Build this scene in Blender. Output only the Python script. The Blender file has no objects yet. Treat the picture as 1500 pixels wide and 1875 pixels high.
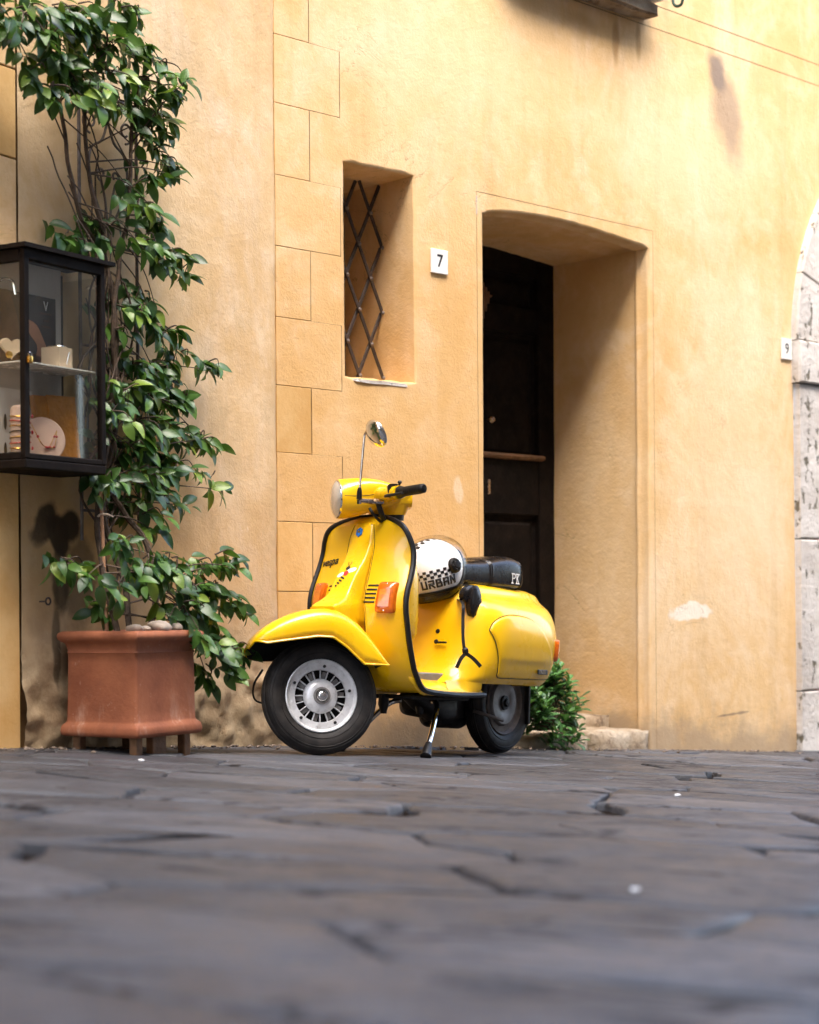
import bpy, bmesh, math, random
import numpy as np
from mathutils import Vector, Matrix, noise
random.seed(7)
sc = bpy.context.scene
COL = sc.collection
R_ = math.radians

# ------------------------------------------------------------------ camera, sky, sun, exposure
CAM_Z = .52
cd = bpy.data.cameras.new('camera'); cam = bpy.data.objects.new('camera', cd); COL.objects.link(cam)
cam.location = (0, 0, CAM_Z)
cd.sensor_fit = 'VERTICAL'; cd.sensor_height = 36; cd.lens = 3300/1875*36
cd.shift_y = (1112-937.5)/1875
cam.rotation_euler = (Matrix.Rotation(R_(90), 3, 'X') @ Matrix.Rotation(R_(-.45), 3, 'Z')).to_euler()
cd.dof.use_dof = True; cd.dof.focus_distance = 6.55; cd.dof.aperture_fstop = 2.7
cd.clip_start = .05; cd.clip_end = 500
sc.camera = cam

SUN_DIR = Vector((.22, -.48, .85)).normalized()          # towards the light
w = bpy.data.worlds.new('World'); sc.world = w; w.use_nodes = True
nt = w.node_tree; nt.nodes.clear()
sky = nt.nodes.new('ShaderNodeTexSky'); sky.sky_type = 'NISHITA'; sky.sun_disc = False
sky.sun_elevation = math.asin(SUN_DIR.z); sky.sun_rotation = math.atan2(SUN_DIR.x, SUN_DIR.y)
sky.air_density = 1.0; sky.dust_density = 4.0
bg = nt.nodes.new('ShaderNodeBackground'); bg.inputs[1].default_value = .15
wo = nt.nodes.new('ShaderNodeOutputWorld')
nt.links.new(sky.outputs[0], bg.inputs[0]); nt.links.new(bg.outputs[0], wo.inputs[0])
sd = bpy.data.lights.new('sun', 'SUN'); so = bpy.data.objects.new('sun', sd); COL.objects.link(so)
sd.energy = 1.1; sd.angle = R_(65); sd.color = (1, .95, .88)
so.rotation_euler = SUN_DIR.to_track_quat('Z', 'Y').to_euler()
sc.cycles.max_bounces = 7; sc.cycles.diffuse_bounces = 3; sc.cycles.glossy_bounces = 3; sc.cycles.transmission_bounces = 4; sc.cycles.transparent_max_bounces = 10
sc.view_settings.view_transform = 'Standard'; sc.view_settings.look = 'None'
sc.view_settings.exposure = 2.95; sc.view_settings.gamma = 1

# ------------------------------------------------------------------ material helpers
class NT:
    def __init__(s, name):
        s.m = bpy.data.materials.new(name); s.m.use_nodes = True; s.t = s.m.node_tree
        s.b = s.t.nodes['Principled BSDF']; s.out = s.t.nodes['Material Output']
        tc = s.t.nodes.new('ShaderNodeTexCoord'); s.obj = tc.outputs['Object']
    def n(s, kind, **kw):
        x = s.t.nodes.new('ShaderNode'+kind)
        for k, v in kw.items(): setattr(x, k, v)
        return x
    def set(s, sock, v):
        if isinstance(v, bpy.types.NodeSocket): s.t.links.new(v, sock)
        else: sock.default_value = v
    def map(s, scale=(1, 1, 1), loc=(0, 0, 0), rot=(0, 0, 0), vec=None):
        m = s.n('Mapping'); s.set(m.inputs[0], vec or s.obj)
        m.inputs['Scale'].default_value = scale; m.inputs['Location'].default_value = loc; m.inputs['Rotation'].default_value = rot
        return m.outputs[0]
    def noise(s, scale, detail=5, rough=.55, vec=None, dist=0):
        x = s.n('TexNoise'); s.set(x.inputs['Vector'], vec or s.obj)
        x.inputs['Scale'].default_value = scale; x.inputs['Detail'].default_value = detail
        x.inputs['Roughness'].default_value = rough; x.inputs['Distortion'].default_value = dist
        return x.outputs[0]
    def voro(s, scale, vec=None, feature='F1'):
        x = s.n('TexVoronoi', feature=feature); s.set(x.inputs['Vector'], vec or s.obj); x.inputs['Scale'].default_value = scale
        return x.outputs['Distance']
    def rng(s, v, a, b, c=0., d=1.):
        x = s.n('MapRange', interpolation_type='SMOOTHSTEP'); s.set(x.inputs[0], v)
        for i, q in enumerate((a, b, c, d)): x.inputs[i+1].default_value = q
        return x.outputs[0]
    def math(s, op, a, b=0.):
        x = s.n('Math', operation=op); s.set(x.inputs[0], a); s.set(x.inputs[1], b); return x.outputs[0]
    def mix(s, f, a, b):
        x = s.n('Mix', data_type='RGBA'); s.set(x.inputs[0], f)
        for i, v in ((6, a), (7, b)):
            if isinstance(v, tuple) and len(v) == 3: v = v+(1,)
            s.set(x.inputs[i], v)
        return x.outputs[2]
    def blob(s, c, rx, rz, ang=0., warp=.25, wscale=6., soft=(.35, 1.)):
        # soft-edged stain round a point of the wall (object x, z)
        if not hasattr(s, 'wn'): s.wn = s.noise(7., 4)
        sub = s.n('VectorMath', operation='SUBTRACT'); s.set(sub.inputs[0], s.obj); sub.inputs[1].default_value = (c[0], 0, c[1])
        mp = s.n('Mapping'); s.set(mp.inputs[0], sub.outputs[0]); mp.vector_type = 'POINT'
        mp.inputs['Rotation'].default_value = (0, ang, 0)
        mul = s.n('VectorMath', operation='MULTIPLY'); s.set(mul.inputs[0], mp.outputs[0]); mul.inputs[1].default_value = (1/rx, 0, 1/rz)
        ln = s.n('VectorMath', operation='LENGTH'); s.set(ln.inputs[0], mul.outputs[0])
        d = s.math('ADD', ln.outputs['Value'], s.math('MULTIPLY', s.math('SUBTRACT', s.wn, .5), warp*4))
        return s.rng(d, soft[0], soft[1], 1., 0.)
    def bump(s, h, strength, dist=.01, prev=None):
        x = s.n('Bump'); s.set(x.inputs['Height'], h); x.inputs['Strength'].default_value = strength; x.inputs['Distance'].default_value = dist
        if prev is not None: s.set(x.inputs['Normal'], prev)
        return x.outputs[0]
    def fin(s, col=None, rough=None, metal=None, nrm=None, spec=None, coat=None, **kw):
        B = s.b.inputs
        if col is not None: s.set(B['Base Color'], col+(1,) if isinstance(col, tuple) and len(col) == 3 else col)
        if rough is not None: s.set(B['Roughness'], rough)
        if metal is not None: s.set(B['Metallic'], metal)
        if nrm is not None: s.set(B['Normal'], nrm)
        if spec is not None: s.set(B['Specular IOR Level'], spec)
        if coat is not None: s.set(B['Coat Weight'], coat); s.set(B['Coat Roughness'], .04)
        for k, v in kw.items(): s.set(B[k], v)
        return s.m
def simple(name, col, rough=.5, metal=0., var=.12, vs=8., bump=.0, bs=120., coat=None, spec=.5, dirt=0., **kw):
    q = NT(name)
    c = q.mix(q.rng(q.noise(vs), .3, .7), tuple(x*(1-var) for x in col), tuple(min(1, x*(1+var)) for x in col))
    if dirt: c = q.mix(q.math('MULTIPLY', q.rng(q.noise(vs*2.3, 8, .7), .45, .75), dirt), c, (.10, .075, .05))
    nr = q.bump(q.noise(bs, 6), bump) if bump else None
    r = q.rng(q.noise(vs*1.7, 6), .3, .7, max(0, rough-.06), min(1, rough+.06))
    return q.fin(c, r, metal, nr, spec, coat, **kw)

def plaster(name, c1, c2, c3, left=False):
    q = NT(name)
    big = q.noise(.9, 4, .6); mid = q.noise(4.5, 6, .65, dist=.6); fine = q.noise(28, 5, .7)
    strk = q.noise(2.6, 5, .62, vec=q.map((2.6, 2.6, .28)))
    c = q.mix(q.rng(big, .32, .66), c1, c2)
    c = q.mix(q.math('MULTIPLY', q.rng(mid, .42, .72), .6), c, c3)
    c = q.mix(q.math('MULTIPLY', q.rng(q.noise(1.7, 5, .7, vec=q.map((1, 1, .55), (7, 0, 3)), dist=.8), .48, .70), .5), c, (c3[0]*1.03, c3[1]*1.10, c3[2]*1.28))
    c = q.mix(q.math('MULTIPLY', q.rng(strk, .48, .78), .45), c, tuple(x*.80 for x in c1))
    c = q.mix(q.math('MULTIPLY', q.rng(fine, .5, .8), .22), c, tuple(x*.74 for x in c1))
    xyz = q.n('SeparateXYZ'); q.set(xyz.inputs[0], q.obj)
    # rising damp along the foot of the wall, ragged upper edge, ground falls with x
    foot = q.math('ADD', xyz.outputs[2], q.math('MULTIPLY', xyz.outputs[0], .068))
    foot = q.math('ADD', foot, q.math('MULTIPLY', q.math('SUBTRACT', q.noise(5, 7, .65), .5), .55))
    if not left:
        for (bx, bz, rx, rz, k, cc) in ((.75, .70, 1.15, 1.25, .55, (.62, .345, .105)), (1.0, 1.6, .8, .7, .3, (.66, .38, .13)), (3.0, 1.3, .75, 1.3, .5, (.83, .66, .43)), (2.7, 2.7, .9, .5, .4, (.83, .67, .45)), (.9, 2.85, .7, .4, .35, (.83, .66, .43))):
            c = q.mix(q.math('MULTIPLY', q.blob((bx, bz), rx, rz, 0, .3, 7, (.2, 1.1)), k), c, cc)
        damp = q.math('MULTIPLY', q.rng(foot, .02, .24, 1, 0), .75)
        c = q.mix(damp, c, (.36, .27, .18))
        smoke = q.math('MULTIPLY', q.blob((2.965, 3.00), .16, .36, .28, .22, 5), .8)
        c = q.mix(smoke, c, (.36, .26, .185))
        smoke2 = q.math('MULTIPLY', q.blob((2.90, 3.17), .09, .13, .2, .3, 9), .75)
        c = q.mix(smoke2, c, (.22, .175, .15))
        for (bx, bz, rx, rz, k) in ((2.10, 3.16, .035, .14, .7), (2.27, 3.20, .03, .12, .6), (1.86, 3.18, .18, .09, .35), (1.62, 3.2, .2, .16, .3)):
            c = q.mix(q.math('MULTIPLY', q.blob((bx, bz), rx, rz, 0, .25, 7), k), c, (.42, .22, .07))
        white = q.blob((2.645, .485), .25, .06, .06, .35, 8, (.6, .8))
        c = q.mix(q.math('MULTIPLY', white, .95), c, (.86, .76, .62))
        white2 = q.blob((1.02, 1.02), .05, .09, .3, .4, 14, (.5, .8))
        c = q.mix(q.math('MULTIPLY', white2, .4), c, (.84, .72, .55))
        crack = q.blob((2.98, -.03), .19, .008, .05, .8, 7, (.5, 1.1))
        c = q.mix(q.math('MULTIPLY', crack, .7), c, (.16, .12, .09))
        hz = q.math('ADD', fine, 0)
    else:
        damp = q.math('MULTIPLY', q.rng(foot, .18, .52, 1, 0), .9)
        d2 = q.math('MULTIPLY', q.rng(q.math('ADD', foot, q.math('MULTIPLY', q.noise(1.6, 6, .6), .8)), .55, 1.75, 1, 0), .55)  # broad brown lower wall: staining, with the vine's shade painted into it
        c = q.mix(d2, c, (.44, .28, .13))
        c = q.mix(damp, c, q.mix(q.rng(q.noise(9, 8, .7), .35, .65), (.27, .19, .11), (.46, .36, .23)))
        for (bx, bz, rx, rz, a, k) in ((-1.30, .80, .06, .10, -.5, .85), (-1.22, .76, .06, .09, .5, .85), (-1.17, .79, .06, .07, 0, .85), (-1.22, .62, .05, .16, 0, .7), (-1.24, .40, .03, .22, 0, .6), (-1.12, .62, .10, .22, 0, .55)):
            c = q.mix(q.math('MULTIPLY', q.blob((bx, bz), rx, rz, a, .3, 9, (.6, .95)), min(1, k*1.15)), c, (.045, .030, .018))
        stain = q.math('MULTIPLY', q.rng(q.noise(2.2, 7, .6, vec=q.map((1, 1, .5), (3, 0, 1))), .5, .72), .45)
        c = q.mix(stain, c, (.42, .30, .16))
    # hairline cracks and old scuffs
    ck = q.rng(q.math('ABSOLUTE', q.math('SUBTRACT', q.noise(1.5, 6, .62, vec=q.map((1, 1, 1.25), (4, 0, 2)), dist=1.2), .5)), .0, .0045, 1, 0)
    ck = q.math('MULTIPLY', ck, q.rng(q.noise(1.1, 3, .5, vec=q.map((1, 1, 1), (1, 0, 8))), .54, .64))
    c = q.mix(q.math('MULTIPLY', ck, .55), c, (.25, .14, .06))
    scuff = q.math('MULTIPLY', q.rng(q.noise(11, 6, .78, dist=1.5), .64, .72), q.rng(q.noise(1.3, 3, .5, vec=q.map((1, 1, 1), (3, 0, 5))), .48, .6))
    c = q.mix(q.math('MULTIPLY', scuff, .5), c, (.86, .72, .52))
    b1 = q.bump(q.math('SUBTRACT', q.noise(16, 6, .68), q.math('MULTIPLY', ck, .6)), .22, .02)
    b2 = q.bump(q.noise(90, 3, .6), .25, .006, b1)
    return q.fin(c, q.rng(fine, .3, .7, .78, .95), 0., b2, .25)

MAT = {}
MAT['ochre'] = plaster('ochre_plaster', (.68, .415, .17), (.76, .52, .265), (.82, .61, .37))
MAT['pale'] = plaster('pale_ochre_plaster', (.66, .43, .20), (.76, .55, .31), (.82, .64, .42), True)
MAT['stone_grey'] = simple('weathered_grey_stone', (.26, .20, .145), .9, var=.3, vs=2, bump=.3, bs=12)

def block_mat(name, k):
    q = NT(name); 
    c = q.mix(q.rng(q.noise(3.5, 8, .65), .3, .7), tuple(x*k for x in (.68, .385, .125)), tuple(min(1, x*k) for x in (.80, .53, .235)))
    c = q.mix(q.math('MULTIPLY', q.rng(q.noise(22, 8, .7), .5, .8), .25), c, (.5, .28, .09))
    return q.fin(c, .88, 0, q.bump(q.noise(60, 8, .6), .3, .006), .25)
for i, k in enumerate((1.0, .96, 1.06, .86)): MAT['block%d' % i] = block_mat('scored_plaster_%d' % i, k)
MAT['joint'] = simple('joint_mortar', (.30, .17, .07), .95, var=.3)

def travertine():
    q = NT('travertine')
    c = q.mix(q.rng(q.noise(3, 8, .6), .3, .7), (.50, .45, .40), (.70, .66, .61))
    band = q.noise(4, 6, .6, vec=q.map((1, 1, 5)))
    c = q.mix(q.math('MULTIPLY', q.rng(band, .5, .7), .45), c, (.50, .43, .35))
    pit = q.math('MULTIPLY', q.rng(q.noise(17, 5, .65, vec=q.map((1, 1, .6))), .57, .63), q.rng(q.noise(5, 3), .38, .50))
    c = q.mix(q.math('MULTIPLY', pit, .95), c, (.13, .11, .07))
    return q.fin(c, .75, 0, q.bump(q.math('SUBTRACT', q.noise(40, 6), pit), .6, .01), .35)
MAT['travertine'] = travertine()
def rough_stone():
    q = NT('worn_step_stone')
    c = q.mix(q.rng(q.noise(7, 8, .65), .3, .7), (.32, .23, .14), (.54, .45, .34))
    c = q.mix(q.math('MULTIPLY', q.rng(q.noise(19, 7, .7), .52, .68), .8), c, (.16, .10, .06))
    return q.fin(c, .85, 0, q.bump(q.noise(24, 9, .7), 1., .03), .3)
MAT['step'] = rough_stone()
def paving(i):
    q = NT('paving_stone_%d' % i)
    k = (.72, 1., 1.3)[i]
    inf = q.n('ObjectInfo')
    off = q.n('VectorMath', operation='ADD'); q.set(off.inputs[0], q.obj)
    sc_ = q.n('VectorMath', operation='SCALE'); q.set(sc_.inputs[0], inf.outputs['Location']); sc_.inputs['Scale'].default_value = 3.7
    q.set(off.inputs[1], sc_.outputs[0]); v = off.outputs[0]
    c = q.mix(q.rng(q.noise(4, 8, .65, vec=v), .3, .7), tuple(x*k for x in (.036, .037, .043)), tuple(x*k for x in (.072, .073, .080)))
    c = q.mix(q.math('MULTIPLY', q.rng(q.noise(13, 5, .7, vec=v), .5, .72), .3), c, (.050, .042, .038))
    c = q.mix(q.math('MULTIPLY', q.rng(q.noise(70, 5, .6, vec=v), .55, .75), .4), c, (.18, .175, .18))
    # pits and short cracks worn into the face
    pit = q.rng(q.noise(5.5, 7, .72, vec=q.map((.8, 1.5, 1), vec=v), dist=.5), .590, .635)
    crk = q.rng(q.math('ABSOLUTE', q.math('SUBTRACT', q.noise(2.4, 5, .6, vec=q.map((.6, 1.6, 1), (5, 2, 0), vec=v), dist=.9), .5)), .0, .030, 1, 0)
    crk = q.math('MULTIPLY', crk, q.rng(q.noise(2.1, 3, .5, vec=q.map((1, 1, 1), (9, 4, 0), vec=v)), .49, .57))
    pit = q.math('MAXIMUM', pit, crk)
    c = q.mix(q.math('MULTIPLY', pit, .92), c, (.016, .011, .009))
    b = q.bump(q.noise(5, 3, .5, vec=v), .10, .02); b = q.bump(q.noise(60, 5, .7, vec=v), .6, .008, b); b = q.bump(pit, -.9, .03, b)
    return q.fin(c, q.math('ADD', q.rng(q.noise(9, 6, vec=v), .3, .7, .42, .62), q.math('MULTIPLY', pit, .5)), 0, b, .5)
for i in range(3): MAT['paving%d' % i] = paving(i)
MAT['dirt'] = simple('joint_dirt', (.014, .009, .006), 1., var=.4, vs=30, bump=.6, bs=90, spec=.05)
MAT['yellow'] = simple('yellow_paint', (.88, .50, .003), .30, var=.03, vs=3, coat=.6, spec=.35)
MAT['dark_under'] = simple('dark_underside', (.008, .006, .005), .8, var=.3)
MAT['rubber'] = simple('black_rubber', (.008, .007, .007), .42, var=.25, vs=20, bump=.1, spec=.35)
def tyre():
    q = NT('tyre_rubber')
    c = q.mix(q.rng(q.noise(25, 6), .35, .7), (.009, .0075, .007), (.028, .023, .020))
    return q.fin(c, .62, 0, q.bump(q.noise(200, 3), .15, .002), .4)
MAT['tyre'] = tyre()
MAT['leather'] = simple('black_vinyl', (.008, .006, .0055), .26, var=.2, bump=.12, bs=260, spec=.45)
MAT['chrome'] = simple('chrome', (.72, .70, .68), .12, 1., var=.06, bump=.02)
MAT['old_chrome'] = simple('tarnished_chrome', (.45, .36, .30), .24, 1., var=.25, vs=25)
MAT['alu'] = simple('silver_wheel_paint', (.80, .80, .80), .34, .25, var=.1, vs=14, dirt=.35, bump=.05)
MAT['alu_dull'] = simple('dull_grey_drum', (.24, .225, .215), .55, .4, var=.2, vs=20, dirt=.4)
MAT['rim_brown'] = simple('dirty_rim', (.13, .105, .09), .6, .4, var=.3, vs=25)
MAT['black_metal'] = simple('black_metal', (.010, .008, .007), .6, .2, var=.3, vs=20)
MAT['amber'] = simple('amber_lens', (.62, .125, .004), .16, var=.12, vs=45, spec=.6, coat=.6)
MAT['amber_hot'] = simple('amber_reflector', (.72, .20, .010), .15, var=.2, vs=60, coat=.5)
MAT['red_lens'] = simple('red_lens', (.42, .022, .012), .18, var=.1, coat=.6)
MAT['head_glass'] = simple('headlamp_glass', (.62, .57, .50), .12, .35, var=.12, vs=30, coat=.8, bump=.1, bs=60)
MAT['blue'] = simple('blue_enamel', (.02, .17, .55), .25, var=.1)
MAT['white_paint'] = simple('white_gloss', (.87, .87, .88), .22, var=.03, coat=.7)
MAT['ink'] = simple('black_print', (.012, .011, .011), .4, var=.1)
MAT['white_ink'] = simple('white_print', (.85, .84, .82), .5, var=.03)
MAT['grey_mat'] = simple('grey_rubber_mat', (.22, .21, .20), .6, var=.15, vs=20)
MAT['plate'] = simple('white_ceramic', (.82, .80, .76), .25, var=.05, vs=20)
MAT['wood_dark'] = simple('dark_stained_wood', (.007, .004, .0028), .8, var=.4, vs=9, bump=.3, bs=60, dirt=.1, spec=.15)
MAT['wood_edge'] = simple('worn_wood_edge', (.20, .10, .045), .6, var=.35, vs=14, bump=.3)
MAT['case_wood'] = simple('dark_case_wood', (.008, .005, .0035), .7, var=.35, vs=10, bump=.15, bs=50, spec=.12)
MAT['red_wood'] = simple('red_brown_wood', (.30, .10, .04), .55, var=.3, vs=12)
MAT['iron'] = simple('painted_iron', (.055, .040, .034), .55, .3, var=.35, vs=40, bump=.2)
MAT['iron_grey'] = simple('grey_iron', (.17, .14, .125), .6, .3, var=.3, vs=30, bump=.2)
MAT['green_iron'] = simple('dark_green_iron', (.02, .05, .035), .5, .3, var=.3)
def terracotta():
    q = NT('terracotta')
    c = q.mix(q.rng(q.noise(6, 8, .6), .3, .7), (.21, .066, .030), (.33, .115, .052))
    st = q.noise(5, 7, .65, vec=q.map((1.5, 1.5, .5)))
    c = q.mix(q.math('MULTIPLY', q.rng(st, .52, .75), .5), c, (.22, .09, .05))
    xyz = q.n('SeparateXYZ'); q.set(xyz.inputs[0], q.obj)
    lime = q.math('MULTIPLY', q.rng(q.noise(9, 8, .7, vec=q.map((1, 1, .35))), .5, .72), q.rng(xyz.outputs[2], .0, .17, 1, 0))
    c = q.mix(q.math('MULTIPLY', lime, .8), c, (.62, .44, .34))
    c = q.mix(q.math('MULTIPLY', q.rng(q.noise(14, 8, .75, vec=q.map((1, 1, .6), (2, 5, 1))), .58, .74), .55), c, (.16, .07, .045))
    c = q.mix(q.math('MULTIPLY', q.rng(q.noise(30, 6, .7), .62, .75), .5), c, (.55, .36, .27))
    return q.fin(c, .72, 0, q.bump(q.noise(70, 6), .25, .006), .35)
MAT['terracotta'] = terracotta()
MAT['soil'] = simple('soil', (.035, .022, .014), .95, var=.5, vs=40, bump=1, bs=60)
MAT['pebble'] = simple('pebble', (.42, .34, .27), .7, var=.3, vs=12, bump=.3)
MAT['grit'] = simple('grit', (.17, .13, .10), .95, var=.4, vs=60)
MAT['bark'] = simple('vine_bark', (.085, .055, .035), .85, var=.4, vs=30, bump=.5, bs=100)
MAT['bamboo'] = simple('bamboo_stake', (.42, .22, .12), .6, var=.25, vs=15)
MAT['twine'] = simple('pale_twine', (.62, .48, .36), .8, var=.1)
def leaf(name, a, b, c3):
    q = NT(name)
    g = q.n('NewGeometry').outputs['Random Per Island']
    inf = q.n('ObjectInfo').outputs['Random']
    r = q.math('FRACT', q.math('ADD', g, inf))
    c = q.mix(q.rng(r, 0, .85), a, b)
    c = q.mix(q.rng(r, .86, 1.), c, c3)
    c = q.mix(q.math('MULTIPLY', q.rng(q.noise(40, 4), .35, .7), .25), c, tuple(x*.6 for x in a))
    q.fin(c, .36, 0, q.bump(q.noise(90, 3), .15, .003), .5)
    tr = q.n('BsdfTranslucent'); q.set(tr.inputs[0], q.mix(.5, c, (.16, .30, .02)))
    mx = q.n('MixShader'); mx.inputs[0].default_value = .22
    q.t.links.new(q.b.outputs[0], mx.inputs[1]); q.t.links.new(tr.outputs[0], mx.inputs[2]); q.t.links.new(mx.outputs[0], q.out.inputs[0])
    return q.m
MAT['leaf'] = leaf('vine_leaf', (.018, .062, .016), (.085, .185, .028), (.24, .34, .04))
MAT['bush_leaf'] = leaf('bush_leaf', (.055, .150, .045), (.105, .25, .075), (.15, .28, .07))
def glass():
    q = NT('clear_glass'); q.t.nodes.remove(q.b)
    a = q.n('BsdfTransparent'); a.inputs[0].default_value = (.93, .93, .90, 1)
    g = q.n('BsdfGlossy'); g.inputs['Roughness'].default_value = .02
    f = q.n('LayerWeight'); f.inputs[0].default_value = .5
    fac = q.math('ADD', .045, q.math('MULTIPLY', q.math('POWER', f.outputs['Facing'], 5.), .95))
    mx = q.n('MixShader'); q.t.links.new(fac, mx.inputs[0]); q.t.links.new(a.outputs[0], mx.inputs[1]); q.t.links.new(g.outputs[0], mx.inputs[2])
    q.t.links.new(mx.outputs[0], q.out.inputs[0]); return q.m
MAT['glass'] = glass()
MAT['dark_glass'] = simple('dark_window_glass', (.012, .010, .009), .12, var=.2, spec=.5)
MAT['panel_white'] = simple('white_back_panel', (.62, .60, .58), .7, var=.08, vs=6, dirt=.15)
MAT['poster'] = simple('dark_photo_print', (.045, .028, .022), .45, var=.5, vs=7)
MAT['skin'] = simple('photo_print_skin', (.52, .24, .12), .45, var=.18, vs=9)
MAT['hair'] = simple('photo_print_hair', (.09, .040, .018), .45, var=.4, vs=14)
MAT['mustard'] = simple('mustard_leather', (.46, .19, .025), .5, var=.25, vs=12, bump=.6, bs=70)
MAT['pink'] = simple('pale_pink_velvet', (.70, .50, .42), .8, var=.08)
MAT['cream'] = simple('cream_wood_block', (.72, .55, .38), .7, var=.1, vs=9)
MAT['redbead'] = simple('red_bead', (.50, .03, .03), .3, var=.1)
MAT['brass'] = simple('brass', (.70, .42, .10), .28, 1., var=.12)

# ------------------------------------------------------------------ object helpers
def tag(o, label=None, cat=None, group=None, kind=None):
    for k, v in (('label', label), ('category', cat), ('group', group), ('kind', kind)):
        if v: o[k] = v
    return o
def link(o, parent=None):
    COL.objects.link(o)
    if parent is not None: o.parent = parent
    return o
def empty(name, mtx=None, parent=None):
    o = bpy.data.objects.new(name, None); o.empty_display_size = .1; link(o, parent)
    if mtx is not None: o.matrix_world = mtx
    return o
def mk(V, Fc, mat, sharp=35, mats=None, fm=None, name='m'):
    me = bpy.data.meshes.new(name)
    me.from_pydata([tuple(map(float, v)) for v in V], [], [tuple(int(i) for i in f) for f in Fc])
    for m in (mats or [mat]): me.materials.append(MAT[m] if isinstance(m, str) else m)
    if fm is not None: me.polygons.foreach_set('material_index', fm)
    if sharp != 'flat':
        bm = bmesh.new(); bm.from_mesh(me); bmesh.ops.recalc_face_normals(bm, faces=bm.faces); bm.to_mesh(me); bm.free()
        me.polygons.foreach_set('use_smooth', [True]*len(me.polygons))
    else: sharp = 0
    if sharp: me.set_sharp_from_angle(angle=R_(sharp))
    me.update(); return me
def ob(name, V, Fc, mat, parent=None, sharp=35, **kw):
    me = mk(V, Fc, mat, sharp, name=name, **kw)
    return link(bpy.data.objects.new(name, me), parent)
def inst(name, me, parent=None, mtx=None):
    o = link(bpy.data.objects.new(name, me), parent)
    if mtx is not None: o.matrix_basis = mtx
    return o
class MB:
    def __init__(s): s.V = []; s.F = []
    def add(s, V, Fc):
        n = len(s.V); s.V += [tuple(map(float, v)) for v in V]; s.F += [tuple(i+n for i in f) for f in Fc]; return s
    def build(s, name, mat, parent=None, sharp=35): return ob(name, s.V, s.F, mat, parent, sharp)
def gridf(nu, nv, cu=False, cv=False):
    Fc = []
    for i in range(nu if cu else nu-1):
        for j in range(nv if cv else nv-1):
            Fc.append((i*nv+j, ((i+1) % nu)*nv+j, ((i+1) % nu)*nv+(j+1) % nv, i*nv+(j+1) % nv))
    return Fc
def loft(rings, cap0=True, cap1=True, closed=True):
    n = len(rings[0]); V = [p for r in rings for p in r]; Fc = gridf(len(rings), n, False, closed)
    if cap0: Fc.append(tuple(range(n)))
    if cap1: Fc.append(tuple(range((len(rings)-1)*n, len(rings)*n)))
    return V, Fc
def vn(a): a = np.asarray(a, float); return a/np.linalg.norm(a)
def frame(ax):
    a = vn(ax); t = np.array([0, 0, 1.]) if abs(a[2]) < .9 else np.array([1., 0, 0])
    b = vn(np.cross(a, t)); return a, b, np.cross(a, b)
def tube(path, r, n=8, cap=True):
    P = [np.asarray(p, float) for p in path]; m = len(P); rr = r if hasattr(r, '__len__') else [r]*m
    T = [vn(P[min(i+1, m-1)]-P[max(i-1, 0)]) for i in range(m)]
    a, b, c = frame(T[0]); rings = []
    for i in range(m):
        b = vn(b-T[i]*(b@T[i])); c = np.cross(T[i], b)
        rings.append([P[i]+rr[i]*(math.cos(2*math.pi*k/n)*b+math.sin(2*math.pi*k/n)*c) for k in range(n)])
    return loft(rings, cap, cap)
def lathe(prof, c, ax, n=32, cap=True):
    a, b, d = frame(ax); c = np.asarray(c, float)
    rings = [[c+a*h+max(r, 1e-5)*(math.cos(2*math.pi*k/n)*b+math.sin(2*math.pi*k/n)*d) for k in range(n)] for h, r in prof]
    return loft(rings, cap, cap)
def bez(pts, n=8):
    """Catmull-Rom through points"""
    P = [np.asarray(p, float) for p in pts]; out = []
    Q = [2*P[0]-P[1]]+P+[2*P[-1]-P[-2]]
    for i in range(1, len(Q)-2):
        for k in range(n):
            t = k/n; a, b, c, d = Q[i-1], Q[i], Q[i+1], Q[i+2]
            out.append(.5*((2*b)+(-a+c)*t+(2*a-5*b+4*c-d)*t*t+(-a+3*b-3*c+d)*t**3))
    out.append(P[-1]); return out
def box(c, s, bev=.0, seg=1, rot=None):
    bm = bmesh.new(); bmesh.ops.create_cube(bm, size=1)
    for v in bm.verts: v.co = Vector((v.co.x*s[0], v.co.y*s[1], v.co.z*s[2]))
    if bev: bmesh.ops.bevel(bm, geom=bm.edges[:], offset=bev, segments=seg, affect='EDGES', profile=.5)
    bm.verts.index_update()
    V = [np.array(v.co) for v in bm.verts]; Fc = [tuple(v.index for v in f.verts) for f in bm.faces]; bm.free()
    if rot is not None: V = [np.array(rot) @ v for v in V]
    return [v+np.asarray(c, float) for v in V], Fc
def bb(a, b, bev=.004, seg=1):   # box from two corners
    a = np.minimum(a, b) if False else np.asarray(a, float); b = np.asarray(b, float)
    return box((a+b)/2, np.abs(b-a), bev, seg)
def xf(V, M): return [np.array(M @ Vector(tuple(v))) for v in V]
def cub(xs, ys):
    xs = np.asarray(xs, float); ys = np.asarray(ys, float)
    d = np.gradient(ys, xs) if len(xs) > 2 else np.full(len(xs), (ys[-1]-ys[0])/(xs[-1]-xs[0]))
    def f(x):
        x = min(max(x, xs[0]), xs[-1]); i = int(min(max(np.searchsorted(xs, x)-1, 0), len(xs)-2)); h = xs[i+1]-xs[i]; t = (x-xs[i])/h
        return float((2*t**3-3*t*t+1)*ys[i]+(t**3-2*t*t+t)*h*d[i]+(-2*t**3+3*t*t)*ys[i+1]+(t**3-t*t)*h*d[i+1])
    return f
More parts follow.
